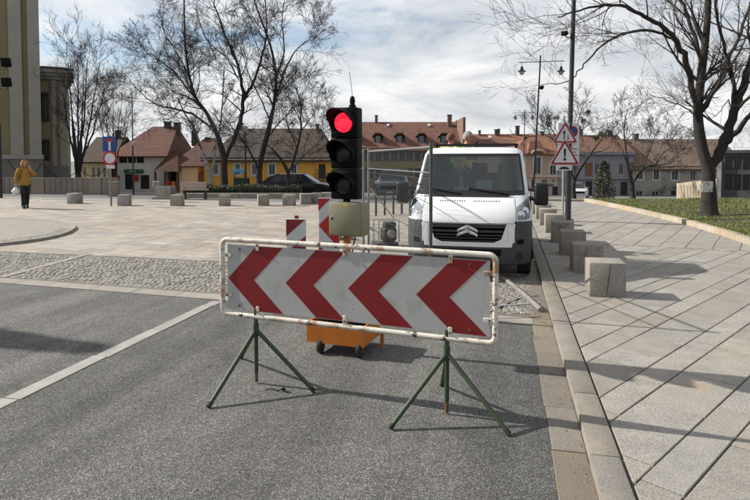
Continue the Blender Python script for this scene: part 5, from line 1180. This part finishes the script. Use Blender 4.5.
# ---- brown canopy + cream annex with the red roof
b = Bld('market_kiosk', 'kiosk with a steep brown pyramid roof between the white shop house and the cream annex', 152, 178, 60, 'kiosk')
mb = MB(); ze = b.Z(171.5); P = [(b.X(152), 0, ze), (b.X(178.5), 0, ze), (b.X(178), 4.6, ze), (b.X(155), 4.6, ze)]; T_ = [(b.X(166.5), 2.0, b.Z(150)), (b.X(169.5), 2.4, b.Z(149))]
mb.add(P + T_, [(0, 1, 5, 4), (1, 2, 5), (2, 3, 4, 5), (3, 0, 4), (3, 2, 1, 0)]); mb.build('roof', roofmat('brown_canopy', (.12, .06, .04), (.085, .05, .035)), b.t)
for px in (154, 164, 177): MB().box((b.X(px), .3, ze / 2), (.16, .16, ze)).build('post', m_dframe, b.t)
MB().box(((b.X(152) + b.X(178)) / 2, 4.2, ze / 2), (b.X(178) - b.X(153), .2, ze - .1)).build('back_wall', wallmat('kiosk_wall', (.07, .055, .05)), b.t)
for k, (px, py, mt) in enumerate(((154.5, 184, 'white_stall'), (158, 184.3, 'white_stall'), (168, 184, 'red_stall'), (173, 184.5, 'orange_stall'))):
    MB().bbox((b.X(px), .0, b.Z(py)), (3 * b.k, .5, 6 * b.k), .04, 1).build('counter', M(mt, {'white_stall': (.5, .5, .48), 'red_stall': (.35, .04, .03), 'orange_stall': (.4, .16, .05)}[mt], rough=.6), b.t)
b = Bld('annex_house', 'cream annex with a long red-brown roof beside the kiosk', 170, 207, 61)
b.wall(b.X(176.5), b.X(197), 0, b.Z(164), w_cream, []); r, z = b.gable(b.X(172), b.X(204), b.Z(164), 138, 5, roofmat('red_brown_roof', (.12, .06, .043), (.09, .05, .038)), 2.2, 0); b.chimney(r, 180, 132, 139, 5, 5, MATS['chimney_grey']); b.chimney(r, 194, 138, 141, 3, 5, MATS['chimney_grey'])
b.wall(b.X(197), b.X(207), 0, b.Z(172), wallmat('brick_shed', (.17, .09, .06)), [], y=.5, name='shed_wall')
# ---- yellow house
w_yel = wallmat('yellow_render', (.64, .33, .055), (.55, .28, .045))
b = Bld('yellow_house', 'long ochre-yellow house with a dark weathered roof behind the black car', 204, 333, 55)
b.wall(0, b.w, 0, b.Z(158), w_yel, [b.R(213, 218, 164, 174.5, 'surround'), b.R(235, 240, 164, 175, 'surround'), b.R(252, 257, 164, 175, 'surround'), b.R(268.5, 275, 164, 175, 'surround'), b.R(291, 296.5, 164, 175, 'surround'), b.R(318.5, 325.5, 164, 179, 'door'), b.R(245, 249.5, 178, 192, 'door'), b.R(300, 305, 181, 189, 'surround')])
r, z = b.gable(0, b.w, b.Z(158), 128.5, 5.5, r_dark, 2.5, 1.8); b.gutter(0, b.w, b.Z(157.5)); MB().box((b.w / 2, -.1, b.Z(160)), (b.w, .2, 1.4 * b.k)).build('cornice', wallmat('pale_cornice', (.4, .33, .2)), b.t)
b.chimney(r, 228, 124, 129, 3.5, 5.5); b.chimney(r, 312, 125, 130, 3.5, 5.3)
MB().box((b.X(322), -.5, b.Z(179.2)), (13 * b.k, 1.0, .12)).build('balcony_floor', m_chim, b.t)
for i in range(9): MB().box((b.X(315.6 + 1.6 * i), -.98, b.Z(176)), (.03, .03, 6 * b.k)).build('balcony_bar', m_dframe, b.t)
MB().box((b.X(322), -.98, b.Z(173)), (13 * b.k, .05, .05)).build('balcony_rail', m_dframe, b.t)
p = at(238.5, 50); ks = thing('news_kiosk', 'small green stand with a light blue canopy in front of the yellow house', 'kiosk', p, YAW); k_ = 50 / F; zb = p.z
MB().bbox((0, 0, zat(170.8, 50) - zb), (11.5 * k_, 1.1, .28), .02, 1).build('canopy', M('light_blue_canopy', (.12, .36, .56), rough=.5), ks)
MB().bbox((0, .2, (zat(178, 50) - zb) / 2), (9.5 * k_, .7, zat(178, 50) - zb), .03, 1).build('counter', M('dark_green_board', (.02, .06, .04), rough=.6), ks)
for x in (-.42, .42): MB().box((x, .4, (zat(171, 50) - zb) / 2), (.06, .06, zat(171, 50) - zb)).build('post', m_dframe, ks)
# ---- large red-roofed building with dormers
w_ol = wallmat('olive_facade', (.22, .185, .09), (.18, .15, .08)); w_brn = wallmat('brown_facade', (.17, .14, .1), (.135, .11, .085))
b = Bld('dormer_building', 'long building with a steep red roof, four dormers and an olive facade band', 331, 466, 72)
rects = []
for i in range(16):
    a = 336 + i * 7.9; rects += [b.R(a, a + 5.6, 151.5, 161), b.R(a, a + 5.6, 169, 178)]
b.wall(0, b.w, 0, b.Z(148.5), w_brn, rects, frame=m_dframe, depth=13)
MB().box((b.w / 2, -.06, b.Z(165)), (b.w - .1, .12, 6.4 * b.k)).build('olive_band', w_ol, b.t)
r, z = b.gable(0, b.X(463), b.Z(148.5), 122, 6.5, r_red); b.gutter(0, b.w, b.Z(148.3))
b.chimney(r, 376.5, 116, 124, 3, 6.5); b.chimney(r, 455, 115.5, 128, 4.4, 5.5); b.chimney(r, 464.8, 127, 140, 4.5, 6)
MB().box((b.X(463.5), 6.5, b.Z(122, 6.5) / 2), (2.5 * b.k, 14, b.Z(120, 6.5))).build('end_gable', m_chim, b.t)
sl_ = (zat(122, 72 + 6.5) - b.base - b.Z(148.5)) / 6.5
for px in (355.5, 378, 400, 422.3, 445):
    x = b.X(px); zc = b.Z(139.5, 2); y0 = 1.4; mb = MB(); mb.box((x, y0 + 1.2, zc), (7.6 * b.k, 2.4, 9 * b.k)); dm = mb.build('dormer', M('dormer_dark', (.05, .04, .035), rough=.8), b.t)
    MB().box((x, y0 - .02, zc), (4.4 * b.k, .06, 7 * b.k)).build('dormer_pane', M('bluish_pane', (.10, .14, .2), rough=.15, spec=.6), dm)
    mb = MB(); zz_ = zc + 4.3 * b.k; h_ = 2.8 * b.k; o_ = 5.8 * b.k; mb.prism([(x - o_, y0 - .3, zz_ - .15), (x - o_ * .5, y0 - .3, zz_ + h_ * .8), (x + o_ * .5, y0 - .3, zz_ + h_ * .8), (x + o_, y0 - .3, zz_ - .15), (x + o_ * .45, y0 - .3, zz_ + h_ * .3), (x - o_ * .45, y0 - .3, zz_ + h_ * .3)], (0, 2.9, 0)); mb.build('dormer_roof', r_brn, dm)
for px in (389, 433): 
    yy = 5.4; MB().box((b.X(px), yy, b.Z(148.5) + sl_ * yy + .12), (2.8 * b.k, .5, .16), Matrix.Rotation(math.atan(sl_), 3, 'X')).build('skylight', M('skylight_pane', (.55, .58, .6), rough=.2), r)
# ---- orange roofs and the peach corner house
b = Bld('orange_roof_house', 'distant house under a long orange tiled roof behind the van', 462, 582, 76)
b.wall(0, b.w, 0, b.Z(151), wallmat('beige_facade', (.3, .23, .16)), []); r, z = b.gable(0, b.w, b.Z(151), 134, 6, r_or)
for px, yt_, w_ in ((487, 131, 2), (505, 130, 3.4), (507.5, 129.5, 2), (527.5, 126.5, 3.6), (554, 132, 3)): b.chimney(r, px, yt_, 137, w_, 5.6, MATS['chimney_grey'])
MB().box((b.X(496), 4.2, b.Z(137, 4)), (3 * b.k, .5, .15), Matrix.Rotation(R(35), 3, 'X')).build('skylight', MATS['skylight_pane'], r)
b = Bld('low_orange_house', 'lower house with a plain red-orange roof just above the van cab', 478, 516, 71)
b.wall(0, b.w, 0, b.Z(151), MATS['beige_facade'], []); b.gable(0, b.w, b.Z(150.5), 139, 4, r_red, 1, 0)
w_pe = wallmat('peach_render', (.42, .3, .22), (.35, .255, .19)); w_pes = wallmat('peach_shopfront', (.5, .37, .31), (.42, .32, .27))
b = Bld('peach_house', 'peach two-storey corner house with a shopfront and an orange mansard roof', 514.5, 561, 66)
b.wall(0, b.w, b.Z(176), b.Z(152), w_pe, [b.R(519.5, 524.5, 157, 174.5, 'surround'), b.R(534, 541, 157, 174.5, 'surround'), b.R(550, 556.5, 165, 175, 'surround')])
b.wall(0, b.w, 0, b.Z(176), w_pes, [b.R(521, 527, 180, 196, 'w'), b.R(541.5, 547.5, 179, 183), b.R(551.5, 555, 179, 183), b.R(543, 547, 187, 198, 'door'), b.R(552.5, 558, 186.5, 198, 'door')], y=-.08, name='shop_wall')
MB().box((b.X(549), -.16, b.Z(185)), (8.5 * b.k, .1, 1.7 * b.k)).build('blue_sign', M('blue_shop_sign', (.03, .06, .2), rough=.5), b.t)
MB().box((b.w / 2, -.15, b.Z(176)), (b.w + .2, .3, .25)).build('string_course', w_pes, b.t)
r, z = b.gable(0, b.w, b.Z(152), 137, 3.6, r_or, 2.2, .5)
mb = MB(); x0_, x1_, z0_ = b.X(527), b.X(545), b.Z(153); mb.add([(x0_, -.35, z0_), (x1_, -.35, z0_), (b.X(541), .5, b.Z(141)), (b.X(531), .5, b.Z(141)), (x0_, 3, z0_), (x1_, 3, z0_)], [(0, 1, 2, 3), (1, 5, 2), (4, 0, 3), (3, 2, 5, 4)]); mb.build('mansard_roof', r_or, r)
P = [((b.X(537.5) + 6.5 * b.k * math.cos(a)), -.3, b.Z(153.5) + 3.2 * b.k * math.sin(a)) for a in [math.pi * i / 12 for i in range(13)]]; MB().tube(P, .14, 6).build('arched_pediment', w_pe, b.t, 50)
# ---- grey-blue house
w_gb = wallmat('grey_blue_render', (.25, .255, .27), (.205, .21, .225)); m_rust2 = M('rust_shutter', (.20, .085, .05), (.16, .07, .045), sc=2, rough=.8)
b = Bld('grey_blue_house', 'grey-blue two-storey house with rust-coloured shutters and an orange-brown roof', 559, 634, 65.8)
b.wall(0, b.w, 0, b.Z(152.5), w_gb, [b.R(563, 568, 163, 175), b.R(574, 579, 163, 175), b.R(595, 600, 163, 175), b.R(606, 611, 163, 175), b.R(619, 624, 163, 175), b.R(586, 592.5, 181, 197.5, 'door'), b.R(572, 578, 182, 193), b.R(597, 603, 182, 193), b.R(621, 628, 182, 197.5, 'door')])
for px in (588.8, 631.5): MB().box((b.X(px), -.06, b.Z(169)), (6.4 * b.k if px < 600 else 3.5 * b.k, .1, 12.5 * b.k)).build('shutter', m_rust2, b.t)
MB().box((b.w / 2, -.12, b.Z(178)), (b.w, .24, .22)).build('string_course', w_gb, b.t); MB().box((b.w / 2, -.2, b.Z(153.2)), (b.w, .4, .35)).build('cornice', w_gb, b.t)
r, z = b.gable(0, b.w, b.Z(152.5), 135, 5.2, roofmat('orange_brown_roof', (.17, .088, .06), (.13, .07, .05))); b.chimney(r, 596, 130, 136, 4, 5.2); b.chimney(r, 627, 131.5, 136.5, 5, 5.2, MATS['chimney_grey']); b.chimney(r, 617.5, 132.5, 136, 1.8, 5.2)
# ---- old grey house
w_old = wallmat('old_grey_render', (.34, .32, .275), (.24, .225, .195), sc=.9, spot2=(.12, .105, .085), s2sc=.5, s2thr=.6)
b = Bld('old_grey_house', 'weathered grey house with peeling render, white framed windows and a long brown roof', 633, 748, 65.4)
b.wall(0, b.w, 0, b.Z(167), w_old, [b.R(638, 643.2, 170, 179.5, 'surround'), b.R(654, 659.5, 169.5, 180, 'surround'), b.R(672.2, 678.6, 169.8, 180.2, 'surround'), b.R(691, 696.5, 170, 180.5), b.R(636.5, 643.5, 191, 199), b.R(652.5, 660, 191, 199), b.R(671.5, 677, 190.5, 201, 'door'), b.R(688, 694, 190, 199)])
r, z = b.gable(-.3, b.w, b.Z(167), 139, 5.6, r_old); b.gutter(0, b.w, b.Z(166.6)); b.chimney(r, 657.5, 134.5, 141, 4.5, 5.6, MATS['chimney_grey'])
MB().box((b.X(679), -.1, b.Z(187.3)), (10 * b.k, .12, 2 * b.k)).build('blue_sign', MATS['blue_shop_sign'], b.t)
# ---- dark modern block and the white panel wall
b = BldR('dark_block', 'dark glazed modern block with a pale corner column behind the panel wall', 718, 790, 50, -math.atan((722 - 375) / F), 718)
w_dk = wallmat('dark_cladding', (.06, .063, .066), (.08, .083, .086))
b.wall(0, b.w, 0, b.Z(152), w_dk, [b.R(725 + 9 * i, 733 + 9 * i, a, c_) for i in range(5) for a, c_ in ((156, 170), (174, 190))], frame=m_dframe)
MB().box((b.X(719.5), -.15, b.Z(165) / 2), (4 * b.k, .3, b.Z(156))).build('corner_column', wallmat('pale_column', (.32, .32, .31)), b.t); MB().box((b.w / 2, 2, b.Z(151.6)), (b.w + .3, 4.4, .25)).build('flat_roof', w_dk, b.t)
m_pw = wallmat('panel_wall_cream', (.40, .34, .235), (.34, .295, .21)); m_pi = wallmat('panel_inset', (.36, .31, .235))
A_, B_ = at(678, 50), at(718, 41); A_.z = B_.z = min(A_.z, B_.z) - .1; d = B_ - A_; pw = thing('panel_wall', 'low cream wall of upright panels standing behind the big tree', 'wall', A_, math.atan2(d.y, d.x)); L_ = d.length; ztop = zat(178.5, 41) - A_.z
for i in range(12):
    l = L_ / 12; f_ = (i + .5) / 12; zt_ = (zat(183.5, 50) - A_.z) * (1 - f_) + ztop * f_; MB().bbox(((i + .5) * l, 0, zt_ / 2), (l - .03, .14, zt_), .02, 1).build('panel', m_pw, pw); MB().box(((i + .5) * l, -.08, zt_ * .55), (l * .62, .03, zt_ * .62)).build('inset_panel', m_pi, pw)
# ================================================================== furniture of the square
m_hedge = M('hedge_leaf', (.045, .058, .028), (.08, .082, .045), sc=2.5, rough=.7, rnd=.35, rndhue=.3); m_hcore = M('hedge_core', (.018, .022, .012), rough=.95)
def hedge(px0, px1, dep, ytop, label):
    p = D(px0, 160, dep); p.z = gz(p.y); t = thing('hedge', label, 'hedge', p, YAW); w_ = (px1 - px0) * dep / F; h = zat(ytop, dep) - p.z; mb = MB()
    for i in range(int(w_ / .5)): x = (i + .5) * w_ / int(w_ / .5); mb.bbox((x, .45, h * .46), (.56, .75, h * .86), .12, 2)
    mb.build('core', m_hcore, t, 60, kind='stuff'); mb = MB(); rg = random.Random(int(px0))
    for k in range(int(w_ * 900)):
        s_ = rg.random(); x = rg.random() * w_
        hh = h * (1 + .08 * math.sin(x * 2.3) + .05 * math.sin(x * 7.1)); q = Vector((x, .04 + rg.uniform(-.05, .05), rg.random() * hh)) if s_ < .5 else Vector((x, rg.uniform(0, .9), hh + rg.uniform(-.09, .05))) if s_ < .85 else Vector((x, .86 + rg.uniform(-.05, .05), rg.random() * hh))
        u = Vector((rg.gauss(0, 1), rg.gauss(0, 1), rg.gauss(0, 1))).normalized() * .045; v = u.orthogonal().normalized() * .022; mb.add([q - u - v, q - u + v, q + u], [(0, 1, 2)])
    mb.build('foliage', m_hedge, t, kind='stuff'); MB().bbox((w_ / 2, -.25, .09), (w_ + .3, .3, .3), .02, 1).build('stone_edging', m_bol, t)
hedge(183, 300, 30.2, 186.3, 'low clipped dark green hedge in the bed under the dark trees')
p = at(194, 27.6); t = thing('park_bench', 'wooden slatted bench seen from behind in front of the hedge', 'bench', p, YAW + R(4)); m_wood = M('worn_bench_wood', (.40, .31, .28), (.32, .25, .22), sc=4, rough=.75, stretch=(.2, 1, 1)); k_ = 27.6 / F
for i in range(3): MB().bbox((0, -.1 - .02 * i, .5 + .135 * i), (25 * k_, .03, .115), .006, 1).build('back_slat', m_wood, t)
for i in range(3): MB().bbox((0, .05 + .15 * i, .44), (25 * k_, .13, .035), .006, 1).build('seat_slat', m_wood, t)
for x in (-.48, .48): MB().box((x, .14, .21), (.06, .42, .42)).build('leg', m_dframe, t); MB().box((x, -.07, .55), (.05, .03, .6)).build('back_support', m_dframe, t)
p = at(162, 27.8); t = thing('stone_planter', 'square grey stone planter on a stepped base beside the bench', 'planter', p, YAW); k_ = 27.8 / F
MB().bbox((0, .4, .36), (16 * k_, .8, .46), .015, 2).build('trough', m_bol, t, 40); MB().bbox((.05, .4, .065), (22 * k_, 1.1, .13), .01, 1).build('step', m_bol, t, 40)
MB().box((0, .4, .585), (14.5 * k_, .65, .03)).build('soil', m_soil, t)
p = at(105.5 + 8, 31); t = thing('litter_bin', 'small brown stone litter bin at the end of the low wall', 'litter bin', p, YAW); MB().bbox((0, 0, .36), (.5, .45, .72), .03, 2).build('bin_body', m_lw2, t, 40); MB().bbox((0, 0, .745), (.54, .49, .05), .01, 1).build('lid', m_lw, t, 40)
p = at(133, 41); t = thing('slim_lamp_mast', 'slim black mast with a lantern in front of the white shop house', 'street lamp', p, YAW); MB().tube([(0, 0, 0), (0, 0, zat(92, 41) - p.z)], [.07, .03], 8).build('pole', m_pole, t, 40); MB().lathe([(.04, 0), (.11, .1), (.12, .26), (.04, .34)], (.06, -.1, zat(146, 41) - p.z), n=10).build('lantern', M('lamp_globe2', (.5, .5, .48), rough=.3), t, 50)
p = at(245.5, 40); t = thing('slim_lamp_mast', 'slim black mast between the dark trees in front of the blue canopy', 'street lamp', p, YAW); MB().tube([(0, 0, 0), (0, 0, 1), (0, 0, zat(132, 40) - p.z)], [.1, .07, .05], 8).build('pole', m_pole, t, 40); MB().lathe([(.04, 0), (.16, .1), (.18, .34), (.04, .45)], (0, 0, zat(132, 40) - p.z), n=10).build('lantern', MATS['lamp_globe2'], t, 50)
# dark railing behind the mesh fence
a, b_ = G(376, 216), G(418, 213); rl = thing('metal_railing', 'low dark metal railing behind the mesh fence beside the van', 'railing', (a.x, a.y, .008), math.atan2(b_.y - a.y, b_.x - a.x)); L_ = (b_ - a).length * 1.6
for i in range(9): MB().tube([(L_ * i / 8, 0, 0), (L_ * i / 8, 0, .86)], .035, 8).build('post', m_pole, rl, 40)
MB().tube([(0, 0, .8), (L_, 0, .8)], .022, 8).build('rail', m_pole, rl, 40)
# small machine and stick by the fence
p = G(385, 246); t = thing('plate_compactor', 'small black site machine with a tube handle standing beside the van bumper', 'machine', (p.x, p.y, .008), YAW + R(20)); m_eng = M('engine_black', (.02, .02, .021), (.04, .04, .04), sc=8, rough=.5)
MB().bbox((0, 0, .05), (.5, .36, .07), .02, 2).build('base_plate', m_eng, t, 40); MB().bbox((.08, 0, .25), (.3, .28, .3), .05, 3).build('engine', m_eng, t, 40); MB().bbox((.1, 0, .45), (.26, .22, .12), .04, 3).build('tank', m_rubber, t, 40); MB().lathe([(.09, 0), (.09, .05), (.05, .06)], (.08, -.14, .27), (0, -1, 0), 16).build('recoil_cover', m_rim, t, 40)
MB().tube([(.26, -.16, .08), (.26, -.16, .55), (-.2, -.16, .56), (-.2, -.16, .08)], .016, 8).build('frame_bar', m_zinc, t, 50); MB().tube([(.26, .16, .08), (.26, .16, .55), (-.2, .16, .56), (-.2, .16, .08)], .016, 8).build('frame_bar', m_zinc, t, 50); MB().tube([(-.2, -.14, .3), (-.42, -.14, .45), (-.42, .14, .45), (-.2, .14, .3)], .014, 8).build('handle', m_zinc, t, 50)
A_, B_ = G(394, 219), D(371, 189, 12.2); o = MB().tube([A_ + Vector((0, 0, .02)), B_], .018, 8).build('wooden_stick', M('pale_wood', (.45, .36, .24), sc=6, rough=.8), None, 50); tag(o, 'pale wooden stick leaning against the mesh fence', 'stick')
# ================================================================== cars
def car(label, loc, rz, L_, H_, W_, paint, roofline, group=None, glassy=True):
    """side profile from front (x=0) to rear; local +X runs to the rear, Y across"""
    t = thing('parked_car', label, 'car', loc, rz, group); hw = W_ / 2
    belt = lambda x: .62 * H_ if .1 * L_ < x < .97 * L_ else .56 * H_
    def zr(x):
        f = x / L_
        for (a, za), (b, zb_) in zip(roofline, roofline[1:]):
            if a <= f <= b: return (za + (zb_ - za) * (f - a) / (b - a)) * H_
        return roofline[-1][1] * H_
    xs = sorted({f * L_ for f, _ in roofline} | {L_ * i / 26 for i in range(27)}); rows = []
    for x in xs:
        f = x / L_; w_ = hw * (1 - .16 * max(0, 1 - f / .08) ** 2 - .12 * max(0, (f - .92) / .08) ** 2); z = zr(x); zb_ = min(z, .62 * H_); tk = max(0, z - zb_) / (.38 * H_)
        half = [(0, z), (w_ * (.55 - .02 * tk), z - .004), (w_ * (.86 - .16 * tk), z - .03), (w_ * (.95 - .06 * tk), zb_ + .3 * (z - zb_) - .02), (w_ * .985, zb_ - .04), (w_, .42 * H_), (w_ * .97, .26 * H_), (w_ * .93, .14 * H_)]
        rows.append([Vector((x, y, zz_)) for y, zz_ in reversed(half)] + [Vector((x, -y, zz_)) for y, zz_ in half[1:]])
    mb = MB(); mb.grid(rows); mb.add(rows[0], [tuple(range(len(rows[0])))]); mb.add(rows[-1], [tuple(reversed(range(len(rows[-1]))))]); bd_ = mb.build('body', paint, t, 35)
    def side(x, z, s, off=.012):
        zt_ = zr(x); zb_ = .62 * H_; f = max(0, min(1, (z - zb_) / max(.05, zt_ - zb_))); tk = max(0, zt_ - zb_) / (.38 * H_)
        return Vector((x, s * (hw * (.985 - f * (.16 + .10 * tk) * .9) + off), z))
    A0 = [f for f, z in roofline if z > .98][0]; A1 = [f for f, z in roofline if z > .98][-1]; hoodf = [f for f, z in roofline if z > .6][0]
    for s in (-1, 1):
        for a, b in ((max(A0 - .04, hoodf + .07), .46), (.475, .68), (.695, min(.86, A1 + .1))):
            P = []
            for x, top in ((a * L_, 0), (b * L_, 0), (b * L_, 1), (a * L_, 1)): P.append(side(x, (.645 * H_) if not top else max(.66 * H_, zr(x) - .085), s))
            mb = MB(); mb.add(P, [(0, 1, 2, 3) if s < 0 else (3, 2, 1, 0)]); mb.build('side_window', m_pane, t)
        mb = MB(); mb.bbox((.03 * L_ + .06, s * hw * .74, .52 * H_), (.3, .3, .13), .04, 2); mb.build('headlight', m_reflm, t, 40)
        mb = MB(); mb.bbox((L_ * .975, s * hw * .8, .64 * H_), (.14, .22, .28), .04, 2); mb.build('tail_light', M('tail_red', (.4, .03, .025), rough=.3), t, 40)
        mb = MB(); mb.bbox((A0 * L_ - .12, s * (hw + .1), .68 * H_), (.12, .2, .13), .04, 2); mb.build('wing_mirror', paint, t, 40)
        for x in (.19 * L_, .80 * L_): 
            n = 16; A_ = [(x + .36 * math.cos(math.pi * k / n), s * (hw + .004), .30 + .37 * math.sin(math.pi * k / n)) for k in range(n + 1)]; mb = MB(); mb.add(A_ + [(x + .36, s * (hw + .004), .18), (x - .36, s * (hw + .004), .18)], [tuple(range(n + 3))]); mb.build('wheel_arch', m_blackm, t); wheel(t, (x, s * (hw - .06), .31), .31, .2, (0, 1, 0))
    zx = lambda f: zr(f * L_)
    def screen(f0, f1, name):
        mb = MB(); mb.grid([[Vector((f * L_ + (-.012 if name == 'windscreen' else .012), y * hw, zr(f * L_) + .008)) for y in (-.7, -.35, 0, .35, .7)] for f in [f0 + (f1 - f0) * i / 4 for i in range(5)]]); mb.build(name, m_pane, t)
    screen(hoodf + .02, A0 - .015, 'windscreen')
    rear = [f for f, z in roofline if z > .98][-1]; screen(rear + .03, min(.97, rear + .1), 'rear_window')
    mb = MB(); mb.box((-.01, 0, .40 * H_), (.04, hw * 1.1, .12 * H_)); mb.build('grille', m_blackm, t); mb = MB(); mb.box((-.03, 0, .27 * H_), (.02, .5, .11)); mb.build('number_plate', m_sw, t); return t
hatch = [(0, .40), (.01, .5), (.06, .565), (.2, .63), (.24, .66), (.30, .77), (.38, .93), (.46, 1.0), (.72, .985), (.85, .93), (.93, .80), (.975, .66), (1, .5)]
suv = [(0, .45), (.01, .55), (.05, .6), (.22, .65), (.25, .68), (.34, .95), (.38, 1.0), (.80, .985), (.92, .94), (.97, .68), (1, .5)]
m_cblack = M('black_car_paint', (.005, .005, .006), rough=.3, coat=.15, spec=.3); m_cgrey = M('grey_blue_car_paint', (.05, .062, .07), rough=.25, coat=.5, metal=.2); m_cwhite = M('white_car_paint', (.6, .61, .62), rough=.3, coat=.4)
p = at(333.5, 36.2); car('black hatchback parked behind the dark trees, in front of the yellow house', p, YAW + math.pi - R(6), 4.35, 1.52, 1.78, m_cblack, hatch)
p = at(390, 31.5); car('grey-blue estate car parked facing the street behind the dark railing', p, R(90) + YAW * .35, 4.5, 1.62, 1.8, m_cgrey, suv)
p = at(580, 57); car('white hatchback parked behind the crooked tree in front of the grey-blue house', p, YAW + R(78), 4.1, 1.45, 1.75, m_cwhite, hatch)
# low stone edge at the far end of the pavement
mb = MB(); 
fe = struct(bpy.data.objects.new('far_kerb', None)); COL.objects.link(fe)
for i in range(14): MB().bbox((.9 + i * 1.2, 26.85, -.02), (1.19, .3, .36), .01, 1).build('kerb_stone', m_lawnk, fe)
